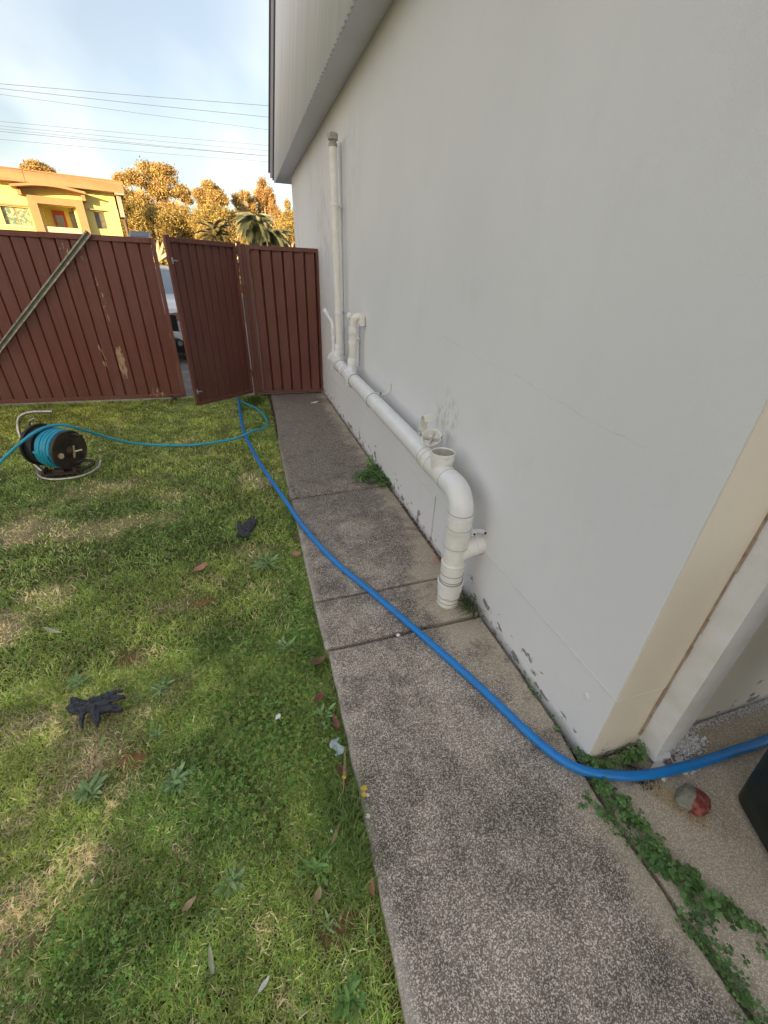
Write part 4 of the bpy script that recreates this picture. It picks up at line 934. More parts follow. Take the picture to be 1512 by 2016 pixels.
# clover: leaflets on short stalks
def clover(x, y, z, size, col, name, label, tilt=.35, cat='clover', m=GM):
    n = len(x); V = np.empty((n, 3, 5, 3), np.float32); a0 = rng.uniform(0, 6.28, n); tx_ = rng.normal(0, tilt, n); ty_ = rng.normal(0, tilt, n)
    shp = np.array([(0, 0), (.62, .46), (1.0, .30), (1.0, -.30), (.62, -.46)])
    for k in range(3):
        a = a0+k*2.094
        for j in range(5):
            px = size*shp[j, 0]*np.cos(a)-size*shp[j, 1]*np.sin(a); py = size*shp[j, 0]*np.sin(a)+size*shp[j, 1]*np.cos(a)
            V[:, k, j, 0] = x+px; V[:, k, j, 1] = y+py; V[:, k, j, 2] = z+px*tx_+py*ty_+(.12*size if j in (1, 4) else 0)
    b = np.arange(n*3)[:, None]*5
    F = np.concatenate([b+np.array([[0, 4, 1]]), b+np.array([[4, 3, 2]]), b+np.array([[4, 2, 1]])])
    C = np.repeat(col, 15, 0)
    o = npmesh(name, V.reshape(-1, 3), F, m, C); 
    if label: tag(o, label, cat, kind='stuff')
    return o
cx, cy_ = [], []
for (lx, ly, rx, ry, n) in ((-.05, 1.08, .15, .22, 1900), (-.2, .88, .12, .14, 450), (-.62, .56, .15, .08, 420), (.03, 1.5, .12, .5, 900), (.02, 2.4, .14, .5, 700), (-.55, 2.55, .35, .3, 1500), (-.9, 1.75, .25, .2, 500), (.05, .75, .1, .35, 450), (-.45, 1.25, .2, .2, 500), (-.15, .3, .2, .12, 160), (-1.3, 3.2, .5, .3, 1500), (-.5, 4.8, 1.2, .7, 3000), (-.4, .45, .25, .12, 240), (.1, 4.6, .12, 1.0, 600)):
    cx.append(rng.normal(lx, rx, n)); cy_.append(rng.normal(ly, ry, n))
cx = np.concatenate(cx); cy_ = np.concatenate(cy_); k = (cx < .19) & (cy_ < 6.0); cx, cy_ = cx[k], cy_[k]
cz = soil_z(cx, cy_)+rng.uniform(.018, .036, len(cx)); cc = np.array([[.21, .35, .085]])*rng.uniform(.55, 1.5, len(cx))[:, None]; cc[:, 0] *= rng.uniform(.8, 1.5, len(cx))
clover(cx, cy_, cz, rng.uniform(.0042, .0085, len(cx))*(1+.4*np.clip(cy_/5, 0, 1)), cc, 'clover', 'low green clover growing through the lawn')

# rosette weeds: every leaf its own child
RM = [mat('weed_leaf_grey_green', (.30, .42, .19), .5, (.18, .31, .10), 40, bump=.2, rnd=.2), mat('weed_leaf_green', (.20, .36, .09), .5, (.14, .28, .06), 40, bump=.2, rnd=.2)]
def rleaf(L_, W_, toothed=False, droop=.3):
    mb = MB(); n = 8; vs = []
    for i in range(n+1):
        t = i/n; w_ = W_*(.22+.9*math.sin(math.pi*min(1, t**1.25))**1.0)*(.5 if i == n else 1)
        if toothed and i % 2: w_ *= .55
        if i == n: w_ = .0008
        z = L_*(.42*t-droop*1.1*t*t); vs += [(t*L_, -w_/2, z+.12*w_), (t*L_, 0, z-.05*w_), (t*L_, w_/2, z+.12*w_)]
    for i in range(n): pass
    fs = []
    for i in range(n):
        for k in range(2): a = i*3+k; fs.append((a, a+1, a+4, a+3))
    mb.add(vs, fs); return mb
def mesh_of(mb, m, nm):
    me = bpy.data.meshes.new(nm); me.from_pydata(mb.v, [], mb.f); me.materials.append(m); me.polygons.foreach_set('use_smooth', [True]*len(me.polygons)); return me
LM_ = {(k, t): mesh_of(rleaf(.056, .0115, t), RM[k], 'leaf') for k in (0, 1) for t in (False, True)}
ros = [(-.406, .913, 1.05, 0, False, 22, 'largest grey green rosette weed in the near lawn, left of the clover patch'), (-.355, .93, .6, 0, False, 10, 'small bright rosette weed touching the largest one on its right'),
       (-.680, .960, .95, 0, False, 20, 'broad grey green rosette weed below the nearer black glove'), (-.510, 1.327, .95, 0, False, 18, 'rosette weed upper right of the nearer black glove'),
       (.003, 1.395, 1.1, 0, True, 18, 'spiky grey rosette weed near the small middle slab'), (-.037, 2.07, 1.5, 0, True, 18, 'spiky pale rosette weed between far glove and path'),
       (-.222, .576, .8, 0, False, 13, 'lone grey green rosette weed in the middle of the near lawn'), (.120, 1.02, .95, 0, False, 14, 'pale rosette weed beside the plastic scrap at the path edge'),
       (.025, .41, .55, 0, True, 12, 'small feathery rosette weed over the red soil patch'), (-.844, 1.447, .9, 0, False, 14, 'rosette weed above and left of the nearer black glove'),
       (.018, .541, .95, 1, True, 14, 'bright green toothed weed left of the near path edge'), (.050, .262, .8, 1, False, 22, 'bright green leafy weed clump at the bottom edge near the path'),
       (-.600, 1.30, .7, 0, True, 12, 'thin leaved rosette weed at the fingertips of the nearer glove'), (.09, .585, .8, 1, False, 14, 'dark leafy weed below the yellow flowers'),
       (-.28, .52, .45, 0, False, 8, 'tiny rosette weed next to the lone one in the near lawn'), (-.5, 1.12, .6, 0, False, 12, 'pale broad rosette weed midway between glove and largest rosette')]
for i, (x_, y_, s_, k_, tt, n, lab) in enumerate(ros):
    o = empty('rosette_weed', (x_, y_, float(soil_z(np.array([x_]), np.array([y_]))[0])+.014), lab, 'weed', 'rosette weeds in the lawn')
    rn = random.Random(i)
    for j in range(int(n*1.9)):
        lf_ = bpy.data.objects.new('leaf', LM_[(k_, tt)]); COL.objects.link(lf_); lf_.parent = o; lf_.location = (rn.uniform(-.016, .016)*s_, rn.uniform(-.014, .014)*s_, 0)
        q = s_*rn.uniform(.4, 1.1); lf_.scale = (q, q*rn.uniform(.8, 1.25), q*.7); lf_.rotation_euler = (R(rn.uniform(-22, 22)), R(rn.uniform(-34, 8)), 2*math.pi*(j*.618+rn.uniform(-.05, .05)))

# oxalis along the open joint and at the corner
OX = attr_mat('oxalis', .5, .2)
def oxalis(pts, n, spread, name, label, size=(.006, .011), hz=(.006, .03)):
    n = int(n*.38); size = (size[0]*1.4, size[1]*1.8); spread *= 1.15
    X_, Y_ = [], []
    P = [Vector((*p, 0)) for p in pts]; e = empty(name, (*pts[0], 0), label, 'weed', 'clover leaved weeds along the wall and slab gap')
    seg = len(P)-1; st_ = MB(); vx_, vy_, vz_ = [], [], []
    for i in range(n):
        t = random.random()*seg; k = min(int(t), seg-1); p = P[k].lerp(P[k+1], t-k)
        x_ = p.x+random.gauss(0, spread); y_ = p.y+random.gauss(0, spread); z_ = random.uniform(*hz)
        vx_.append(x_); vy_.append(y_); vz_.append(z_)
        if random.random() < .35: st_.tube([(p.x, p.y, -.02), ((p.x+x_)/2, (p.y+y_)/2, z_*.7), (x_, y_, z_)], .0007, 4, cap=False)
    vx_, vy_, vz_ = map(np.array, (vx_, vy_, vz_)); cc = np.array([[.105, .205, .062]])*rng.uniform(.6, 1.5, n)[:, None]
    o = clover(vx_-pts[0][0], vy_-pts[0][1], vz_, rng.uniform(size[0], size[1], n), cc, 'leaves', None, .3, m=OX); o.parent = e; o['kind'] = 'stuff'
    if st_.v: part('stems', st_, mat('stem_green', (.10, .10, .04), .6), e)
oxalis([(.985, .60), (1.0, .54), (1.06, .525), (1.14, .52), (1.19, .515)], 260, .009, 'creeping_weed', 'dense creeping weed growing around the house corner behind the blue hose', (.004, .008), (.004, .04))
oxalis([(1.16, .525), (1.20, .515)], 22, .010, 'creeping_weed', 'round leaved sprig climbing the cream wall beside the downpipe', (.007, .010), (.03, .075))
oxalis([(.98, .50), (1.0, .42), (1.01, .34), (.99, .27)], 330, .020, 'creeping_weed', 'creeping weed in the slab gap just below the blue hose', (.005, .009), (.0, .022))
oxalis([(.98, .28), (1.01, .22), (1.04, .17), (1.06, .12)], 210, .020, 'creeping_weed', 'bright round leaved weed spreading over the slab edge in the lower right', (.007, .012), (.002, .026))
oxalis([(.97, .13), (.98, .06), (.97, -.03), (.97, -.1)], 330, .022, 'creeping_weed', 'fine leaved weed filling the slab gap at the bottom edge', (.004, .008), (-.01, .018))
oxalis([(.90, .47), (.93, .40), (.955, .33)], 70, .012, 'creeping_weed', 'thin weed sprigs on the path side of the slab gap', (.004, .007), (.001, .010))
oxalis([(1.10, .12), (1.12, .06), (1.12, .0)], 60, .018, 'creeping_weed', 'sparse weed sprigs lying on the yard concrete', (.006, .010), (.001, .014))
oxalis([(1.0, 1.0), (.965, .62)], 36, .006, 'creeping_weed', 'tiny weeds at the foot of the grey wall near the corner', (.004, .007), (.0, .016))
oxalis([(.80, 3.02), (.88, 3.08), (.95, 3.20), (.96, 3.0), (.965, 2.86)], 900, .04, 'creeping_weed', 'low weed clump spilling over the path beside the far slab joint', (.008, .014), (.002, .045))
# upright serrated weed by the wall
uw = empty('wall_weed', (.965, 3.25, 0), 'upright dark green weed growing from the gap under the peeling plinth', 'weed')
for j in range(26):
    lf_ = bpy.data.objects.new('leaf', LM_[(1, True)]); COL.objects.link(lf_); lf_.parent = uw; lf_.location = (random.uniform(-.04, .01), random.uniform(-.07, .08), random.uniform(0, .09))
    q = random.uniform(.7, 1.25); lf_.scale = (q, q, q); lf_.rotation_euler = (R(random.uniform(-30, 30)), R(random.uniform(-70, 0)), random.uniform(1.2, 5.2))
# grass tuft behind the pipe foot
def tuft(cx, cy, n, hmin, hmax, name, label, sx=.02, sy=.05, colr=(.09, .14, .055), w_=(.002, .0045), ln=(.4, 1.4), zb=-.02):
    x_ = rng.normal(0, sx, n); y_ = rng.normal(0, sy, n); h_ = rng.uniform(hmin, hmax, n); c_ = np.array([colr])*rng.uniform(.6, 1.5, n)[:, None]
    o = blades(x_, y_, np.full(n, zb), h_, rng.uniform(*w_, n), c_, rng.uniform(*ln, n), rng.uniform(1.9, 4.9, n) if name == 'grass_tuft' and cx > .5 else rng.uniform(0, 6.28, n), name, label); o.location = (cx, cy, 0)
    return o
tuft(.962, 1.395, 95, .07, .20, 'grass_tuft', 'dark grass tuft growing between pipe foot and wall', .012, .05, w_=(.003, .0055), ln=(.3, 1.3))
tuft(.02, 5.72, 700, .05, .13, 'grass_tuft', 'taller grass clump between gate post and path', .07, .13, (.085, .145, .03))
tuft(-.98, 6.0, 90, .03, .12, 'grass_tuft', 'dark tuft at the foot of the fence leaf end', .035, .03, (.05, .055, .03))
tuft(.128, .66, 420, .03, .085, 'grass_tuft', 'long dark grass clump under the yellow flowers', .030, .060, (.20, .29, .08))
tuft(.13, .52, 200, .03, .07, 'grass_tuft', 'thin bladed grass clump leaning over the near path edge', .02, .04, (.20, .29, .08))
# yellow flowers on stems
fw = empty('flowering_weed', (.135, .63, -.03), 'weed with small yellow flowers leaning over the path edge', 'weed')
ym = mat('yellow_petal', (.75, .52, .02), .6); wm = mat('white_petal', (.75, .73, .66), .6); smt = mat('stem', (.11, .13, .05), .6)
for (fx, fy, fz, r_, mm) in ((.198, .690, .020, .009, ym), (.192, .672, .020, .008, ym), (.204, .668, .016, .006, wm), (.140, .735, .035, .006, ym), (.190, .612, .012, .007, wm), (.072, .605, .01, .004, wm)):
    st_ = MB(); st_.tube(catmull([(.135+random.uniform(-.01, .01), .63, -.03), ((.135+fx)/2, (.63+fy)/2, fz*.4+.012), (fx, fy, fz)], 5), .0010, 5, cap=False); part('stem', st_, smt, fw)
    fl = MB()
    for k in range(10):
        a = k*.628; c0, s0 = math.cos(a), math.sin(a); p = Vector((fx, fy, fz))
        q = r_*random.uniform(.8, 1.1)
        fl.add([p, p+Vector((c0*q-s0*q*.28, s0*q+c0*q*.28, .002)), p+Vector((c0*q*1.15, s0*q*1.15, .001)), p+Vector((c0*q+s0*q*.28, s0*q-c0*q*.28, .002))], [(0, 1, 2, 3)])
    fl.lathe([(.0, .003), (r_*.3, .002), (r_*.35, 0)], (fx, fy, fz), (0, 0, 1), 8); part('flower', fl, mm, fw, smooth=False)
for k in range(3):
    st_ = MB(); st_.tube(catmull([(.12, .66+k*.01, -.02), (.135+k*.008, .72+k*.02, .03), (.155+k*.006, .80+k*.02, .03)], 6), .0011, 5); part('dry_stalk', st_, lm['tan'], fw)

# ================================================================== BEYOND THE FENCE
# parked car, white, facing the yard
car = empty('parked_car', (-1.72, 8.55, -.03), 'white car with black grille parked behind the open gate', 'car')
wp_ = mat('white_car_paint', (.75, .76, .78), .15, spec=.6); blk = mat('black_trim', (.012, .012, .014), .4); gls = mat('car_glass', (.18, .25, .30), .06, spec=.9); tyr = mat('tyre', (.02, .02, .02), .8); sil = mat('silver', (.6, .6, .62), .25, metal=.8)
def loft(sts, m, nm, par, ang=35, close=True):
    # sts: (y, [(x,z)...] right side half profile from bottom to centre top)
    mb = MB(); vs = []; fs = []; n = None
    for y_, prof in sts:
        full = prof+[(-x_, z_) for x_, z_ in reversed(prof)]; n = len(full); vs += [(car.location.x+x_, car.location.y+y_, z_+car.location.z) for x_, z_ in full]
    for r in range(len(sts)-1):
        for i in range(n): fs.append((r*n+i, r*n+(i+1) % n, (r+1)*n+(i+1) % n, (r+1)*n+i))
    if close: fs.append(tuple(range(n-1, -1, -1))); fs.append(tuple(range((len(sts)-1)*n, len(sts)*n)))
    mb.add(vs, fs); return part(nm, mb, m, par, ang=ang)
def hp(w_, z0, zm, zt, tw): return [(w_*.90, z0), (w_, z0+.10), (w_, zm), (w_*.97, zm+.06), (w_*tw, zt), (w_*.3, zt+.02)]
loft([(.0, hp(.70, .42, .66, .80, .86)), (.06, hp(.80, .30, .70, .90, .88)), (.25, hp(.88, .24, .76, .98, .88)), (.7, hp(.91, .24, .80, 1.03, .88)), (1.25, hp(.92, .24, .84, 1.07, .88)), (2.2, hp(.92, .24, .88, 1.06, .92)), (3.4, hp(.92, .24, .90, 1.06, .92)), (4.1, hp(.90, .26, .90, 1.08, .92)), (4.35, hp(.84, .34, .86, 1.04, .9))], wp_, 'body', car)
loft([(1.22, [(.80, 1.05), (.80, 1.06), (.79, 1.07), (.30, 1.085)]), (1.95, [(.80, 1.05), (.74, 1.25), (.64, 1.46), (.30, 1.50)]), (2.4, [(.80, 1.05), (.74, 1.25), (.65, 1.50), (.30, 1.54)]), (3.4, [(.80, 1.05), (.74, 1.25), (.64, 1.48), (.30, 1.52)]), (4.2, [(.78, 1.05), (.74, 1.10), (.66, 1.16), (.30, 1.18)])], gls, 'windscreen', car)
loft([(1.93, [(.66, 1.455), (.655, 1.475), (.30, 1.515)]), (2.4, [(.67, 1.495), (.66, 1.52), (.30, 1.56)]), (3.4, [(.66, 1.475), (.65, 1.50), (.30, 1.54)]), (3.7, [(.62, 1.37), (.61, 1.40), (.30, 1.43)])], wp_, 'roof', car)
cx0, cy0, cz0 = car.location
def cb(nm, a, b, m, bev=.01): g = MB(); g.box((cx0+a[0], cy0+a[1], cz0+a[2]), (cx0+b[0], cy0+b[1], cz0+b[2])); return part(nm, g, m, car, smooth=False, bevel=bev)
cb('grille', (-.52, -.035, .52), (.62, .03, .82), blk); 
for k in range(4): cb('grille_bar', (-.50, -.05, .56+k*.062), (.50, -.036, .575+k*.062), sil, .002)
cb('bumper', (-.80, -.06, .20), (.80, .10, .44), blk, .03)
for s_ in (-1, 1):
    g = MB(); g.prism([(.50, .70), (.86, .78), (.86, .88), (.50, .84)] if s_ > 0 else [(-.50, .84), (-.86, .88), (-.86, .78), (-.50, .70)], (cx0, cy0-.02, cz0), (1, 0, 0), (0, 0, 1), (0, 1, 0), .16); part('headlight', g, sil, car, smooth=False)
    g = MB(); g.prism([(.50, .56), (.60, .56), (.80, .40), (.80, .30), (.72, .30), (.72, .38), (.50, .50)] if s_ > 0 else [(-.50, .50), (-.72, .38), (-.72, .30), (-.80, .30), (-.80, .40), (-.60, .56), (-.50, .56)], (cx0, cy0-.075, cz0), (1, 0, 0), (0, 0, 1), (0, 1, 0), .05); part('bumper_wing', g, wp_, car, smooth=False, bevel=.006)
    g = MB(); g.lathe([(0, .02), (.04, .02), (.045, 0)], (cx0+s_*.61, cy0-.06, cz0+.36), (0, -1, 0), 16); part('fog_lamp', g, gls, car)
    g = MB(); g.obox((cx0+s_*.98, cy0+1.55, cz0+1.08), (.20, .10, .13)); part('mirror', g, wp_, car, bevel=.02)
    for yy_ in (.85, 3.5):
        w__ = MB(); w__.lathe([(.19, -.10), (.31, -.10), (.33, -.08), (.33, .08), (.31, .10), (.19, .10)], (cx0+s_*.82, cy0+yy_, .30), (1, 0, 0), 28); wh = part('wheel', w__, tyr, car)
        g = MB(); g.lathe([(0, .085*s_), (.17, .09*s_), (.20, .10*s_)], (cx0+s_*.82, cy0+yy_, .30), (1, 0, 0), 20); part('rim', g, sil, wh)
g = MB(); g.tube([(cx0-.5, cy0+1.25, cz0+1.09), (cx0+.1, cy0+1.42, cz0+1.17)], .010, 6); g.tube([(cx0+.05, cy0+1.25, cz0+1.09), (cx0+.62, cy0+1.40, cz0+1.16)], .010, 6); part('wiper', g, blk, car)
# solar panel on a bracket pole
sp = empty('solar_panel', (-1.29, 7.95, -.03), 'small framed solar panel on a pole behind the fence', 'solar panel')
g = MB(); g.tube([(-1.29, 7.97, -.03), (-1.29, 7.97, 1.86)], .02, 10); part('pole', g, M['galv'], sp)
mrot = Matrix.Rotation(R(25), 3, 'X')
g = MB(); g.obox((-1.29, 7.95, 1.895), (.27, .20, .012), mrot); part('frame', g, M['latch'], sp, smooth=False, bevel=.002)
g = MB(); g.obox((-1.29, 7.95-.003, 1.903), (.24, .17, .006), mrot); part('cell', g, mat('solar_cell', (.10, .12, .16), .12, spec=.8), sp, smooth=False)

# ---- neighbour's yellow two-storey house (facade frame: s along the front, z up)
fh = empty('house', (-5.9, 30.9, 0), 'sunlit yellow two storey house with orange parapet behind the fence', 'house')
FA = Vector((-5.37, 31.0, 0)); FU = Vector((.969, .247, 0)); FN = Vector((.247, -.969, 0)); ZV = Vector((0, 0, 1))
yel_m = mat('yellow_render', (.78, .70, .26), .9, (.74, .66, .24), 2, bump=.12, bscale=25); tan_m = mat('tan_render', (.42, .25, .14), .9, (.37, .22, .12), 2, bump=.12, bscale=25)
cream_m = mat('pale_render', (.62, .54, .37), .9); grey_m = mat('eave_grey', (.36, .33, .29), .8); wf = mat('window_frame', (.33, .27, .16), .6); redf = mat('red_door_frame', (.42, .075, .03), .5)
pane = mat('window_pane', (.10, .11, .10), .08, (.16, .15, .12), 6, spec=.8); teal = mat('painted_reflection_pane', (.10, .20, .16), .10, (.40, .38, .24), 9, lo=.48, hi=.52, spec=.7)  # teal panes: reflections painted as hard-edged two-tone colour
def fbox(nm, s0, s1, z0, z1, d0, d1, m, par=None, bev=0):
    g = MB(); c = FA+FU*((s0+s1)/2)+FN*((d0+d1)/2)+ZV*((z0+z1)/2); g.obox(c, (s1-s0, d1-d0, z1-z0), Matrix((FU, FN, ZV)).transposed()); return part(nm, g, m, par or fh, smooth=False, bevel=bev)
# wall pieces around the openings (openings: left window, portal recess, small window)
for (s0, s1, z0, z1) in ((-13, -5.62, -.1, 5.0), (-5.62, -4.50, 3.84, 5.0), (-5.62, -4.50, -.1, 3.08), (-4.50, -4.02, -.1, 5.0), (-4.02, -2.46, 4.05, 5.0), (-4.02, -2.46, -.1, 2.95), (-2.46, -1.67, -.1, 5.0), (-1.67, -1.18, 3.95, 5.0), (-1.67, -1.18, -.1, 3.18), (-1.18, -.52, -.1, 5.0)):
    fbox('wall', s0, s1, z0, z1, -.25, 0, yel_m)
fbox('side_wall', -.77, -.52, -.1, 5.0, -8, -.251, cream_m)
for (s0, s1) in ((-13, -4.22), (-4.205, -.03)): fbox('parapet_panel', s0, s1, 4.83, 5.30, .002, .62, tan_m, bev=.01)
fbox('parapet_return', -.45, -.03, 4.83, 5.30, -8, 0, tan_m); fbox('coping', -13, .0, 5.302, 5.34, -8, .65, tan_m)
fbox('roof', -13, -.46, 4.9, 5.0, -8, -.26, grey_m)
fbox('side_fin', -.42, -.22, 3.78, 4.82, -1.2, .30, grey_m, bev=.01); fbox('eave', -.50, -.05, 4.74, 4.828, -8, .60, grey_m)
# arched canopy over the balcony
g = MB(); up = []; lo_ = []
for k in range(13):
    t = k/12; s_ = -4.88+t*3.05; z_ = 4.58+.14*math.sin(math.pi*t)*1.2; up.append((s_, z_+.10)); lo_.append((s_, z_))
g.prism(lo_+up[::-1], FA+FN*.01, FU, ZV, FN, .85); part('arched_canopy', g, tan_m, fh, smooth=False)
for s_ in (-4.70, -2.05): fbox('canopy_bracket', s_, s_+.16, 4.33, 4.57, .01, .55, tan_m)
# portal frame
fbox('portal_column', -4.42, -4.04, -.1, 4.36, .003, .40, tan_m); fbox('portal_column', -2.44, -2.06, -.1, 4.36, .003, .40, tan_m); fbox('portal_head', -4.04+.001, -2.441, 4.05, 4.36, .003, .40, tan_m)
fbox('balcony_wall', -4.02, -2.46, 2.2, 3.10, .12, .30, cream_m); fbox('recess_back', -4.02, -2.46, 2.95, 4.05, -1.25, -1.15, yel_m); fbox('recess_side', -4.02, -3.92, 2.95, 4.05, -1.14, -.25, yel_m); fbox('recess_side', -2.56, -2.46, 2.95, 4.05, -1.14, -.25, yel_m); fbox('recess_ceiling', -4.02, -2.46, 4.05, 4.10, -1.2, -.26, cream_m)
dr = fbox('door', -3.58, -3.04, 2.2, 3.92, -1.145, -1.08, redf); fbox('pane', -3.48, -3.14, 3.05, 3.72, -1.078, -1.06, pane, dr)
wn = fbox('window', -2.80, -2.57, 3.16, 3.90, -1.145, -1.10, wf); fbox('pane', -2.78, -2.59, 3.20, 3.86, -1.098, -1.08, pane, wn)
def fwin(s0, s1, z0, z1, pm, n=1, sill=True):
    wn = fbox('window', s0, s1, z0, z1, -.20, -.15, wf)
    for k in range(n):
        a = s0+(s1-s0)*k/n+.035; b = s0+(s1-s0)*(k+1)/n-.035; fbox('pane', a, b, z0+.04, z1-.04, -.148, -.135, pm, wn)
    if sill: fbox('sill', s0-.08, s1+.08, z0-.09, z0-.005, .002, .07, cream_m, wn)
fwin(-5.62, -4.50, 3.08, 3.84, teal, 2); fbox('window_head', -6.5, -4.46, 3.88, 3.96, .002, .10, wf); fwin(-1.67, -1.18, 3.18, 3.95, pane, 1, False)
fbox('window_hood', -1.86, -1.12, 4.00, 4.045, .002, .18, wf)
fwin(-8.6, -7.4, 3.08, 3.84, teal, 2)

# ---- power lines
pm = mat('power_cable', (.09, .09, .10), .6)
wires = [((-7.092, 7.304), (2.25, 7.786), 'topmost'), ((-4.902, 7.272), (2.217, 7.467), 'second'), ((-5.308, 7.078), (2.179, 7.092), 'third'), ((-4.273, 6.269), (2.113, 6.443), 'fourth'), ((-4.675, 6.149), (2.098, 6.3), 'fifth'), ((-8.224, 5.945), (2.084, 6.156), 'sixth'), ((-8.224, 5.935), (2.075, 6.066), 'seventh'), ((-4.787, 5.737), (2.058, 5.902), 'lowest')]
for i, (a, b, nm) in enumerate(wires):
    sl = (b[1]-a[1])/(b[0]-a[0]); yb = 25+.25*(i % 3); pts = []
    for k in range(13):
        x_ = -34+k*5.2; z_ = a[1]+(x_-a[0])*sl; z_ += .0012*((x_+3)**2)*(1 if x_ < -3 else .3); pts.append((x_, yb, z_))
    g = MB(); g.tube(pts, (.0075 if i in (0, 1, 5) else .0055), 6); solo('power_line', g, pm, (pts[0][0], yb, 0), f'{nm} of the thin power lines crossing the sky', 'power line', 'power lines over the street')

# ---- trees
bark = mat('pale_gum_bark', (.62, .52, .40), .85, (.45, .36, .27), 1.5); barkd = mat('dark_bark', (.12, .09, .07), .9)
LFM = attr_mat('foliage', .6, .3)
def tree(name, base, clumps, trunk_r, nleaf, lsz, col, label, cat='tree', group='gum trees beyond the fence', bk=bark, fork=.35, lean=0, dens=1.0, droop=.0):
    nleaf = int(nleaf*2.6); lsz *= .72; e = empty(name, base, label, cat, group); g = MB(); B = Vector(base)
    top = max(c[2] for c in clumps); cx_ = sum(c[0] for c in clumps)/len(clumps)
    fz = top*fork; fp = Vector((lean*.5, 0, fz)); tp = [Vector((0, 0, 0)), Vector((lean*.2, 0, fz*.5)), fp]
    g.tube([B+p for p in catmull(tp, 3)], [trunk_r*(1-.35*i/6) for i in range(7)], 8)
    for i, c in enumerate(clumps):
        C_ = Vector(c[:3]); mid = fp.lerp(C_, .5)+Vector((random.uniform(-.3, .3), random.uniform(-.3, .3), -.12*(C_-fp).length)); P_ = catmull([fp*random.uniform(.75, 1.0), mid, C_+Vector((0, 0, c[3]*.4))], 4)
        g.tube([B+p for p in P_], [trunk_r*(.55*(1-j/len(P_))+.12) for j in range(len(P_))], 6)
        for k in range(4):
            a = Vector((random.uniform(-1, 1), random.uniform(-1, 1), random.uniform(-.1, 1)))*c[3]*.75; q = P_[5]
            g.tube([B+q, B+q.lerp(C_+a, .55)+Vector((0, 0, -.1)), B+C_+a], [trunk_r*.16, trunk_r*.10, trunk_r*.04], 4, cap=False)
    part('trunk', g, bk, e)
    W = np.array([c[3]**2 for c in clumps]); W = W/W.sum(); idx = rng.choice(len(clumps), nleaf, p=W); CC = np.array([c[:3] for c in clumps]); RR = np.array([c[3] for c in clumps]); ZZ = np.array([(c[4] if len(c) > 4 else .8) for c in clumps])
    # sub-clumps give gaps and light and dark masses
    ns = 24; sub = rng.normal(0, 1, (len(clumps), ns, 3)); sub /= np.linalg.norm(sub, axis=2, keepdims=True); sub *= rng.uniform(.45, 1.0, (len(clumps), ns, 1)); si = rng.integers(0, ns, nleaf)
    p = CC[idx]+(sub[idx, si]+rng.normal(0, .27, (nleaf, 3)))*RR[idx][:, None]*np.stack([np.ones(nleaf), np.ones(nleaf), ZZ[idx]], 1)
    p[:, 2] = np.maximum(p[:, 2], .4); s_ = lsz*rng.uniform(.6, 1.4, nleaf)
    d1 = rng.normal(0, 1, (nleaf, 3)); d1[:, 2] -= droop; d1 /= np.linalg.norm(d1, axis=1, keepdims=True); d2 = np.cross(d1, rng.normal(0, 1, (nleaf, 3))); d2 /= np.linalg.norm(d2, axis=1, keepdims=True)
    a = d1*s_[:, None]; b = d2*s_[:, None]*.45
    V = np.stack([p-a, p+b, p+a, p-b], 1).reshape(-1, 3); F = np.arange(nleaf*4).reshape(-1, 4)
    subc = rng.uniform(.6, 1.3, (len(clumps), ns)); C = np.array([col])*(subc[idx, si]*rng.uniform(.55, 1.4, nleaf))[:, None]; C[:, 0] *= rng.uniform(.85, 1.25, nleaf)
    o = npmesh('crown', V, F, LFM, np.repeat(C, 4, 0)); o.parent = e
    return e
gold = (.46, .36, .15); gold2 = (.38, .32, .12); olive = (.28, .24, .08)
# scale: at y=80 lateral (u) and heights worked out from the sight lines
def T(y, x60, z60): k = y/60; return x60*k, 1.5+(z60-1.5)*k
def clumps_at(y, bx, lst, dy=1.0): # lst of (x60, z60, r60, squash)
    k = y/60; return [((x*k-bx), random.uniform(-dy, dy)*r*k, 1.5+(z-1.5)*k, r*k, sq) for x, z, r, sq in lst]
y_ = 80; bx = -7.0*y_/60
tree('gum_tree', (bx, y_, 0), clumps_at(y_, bx, [(-7.4, 10.3, 1.15, .65), (-6.0, 10.0, 1.1, .65), (-8.9, 9.3, 1.0, .6), (-10.3, 9.2, .8, .6), (-10.6, 7.9, .8, .7), (-5.0, 8.6, 1.0, .6), (-4.3, 8.0, .6, .6), (-7.2, 8.7, 1.2, .6), (-9.0, 7.3, 1.2, .7), (-6.4, 7.0, 1.1, .6)]), .5, 17000, .17, gold, 'tallest golden gum tree with a broad domed crown and pale limbs', fork=.42, droop=.5)
y_ = 76; bx = -8.6*y_/60
tree('gum_tree', (bx, y_, 0), clumps_at(y_, bx, [(-9.8, 6.6, 1.2, .8), (-8.0, 6.2, 1.3, .8), (-6.4, 5.6, 1.3, .8), (-4.8, 6.2, 1.2, .8), (-9.9, 4.8, 1.2, .8), (-7.2, 4.4, 1.3, .8), (-4.6, 4.6, 1.2, .8), (-11.0, 5.2, 1.1, .8)]), .4, 17000, .17, gold2, 'bushy golden gum tree spreading low under the tallest one', fork=.3)
y_ = 78; bx = -2.2*y_/60
tree('gum_tree', (bx, y_, 0), clumps_at(y_, bx, [(-2.8, 8.5, .62, 1.1), (-1.9, 9.2, .55, 1.2), (-1.2, 8.9, .7, 1.1), (-.6, 8.2, .65, 1.0), (-1.5, 8.0, .7, 1.0), (-2.7, 7.5, .5, 1)]), .26, 7500, .15, gold, 'slender golden gum tree with two rounded heads and bare pale stems', fork=.4, droop=.6)
y_ = 82; bx = 1.9*y_/60
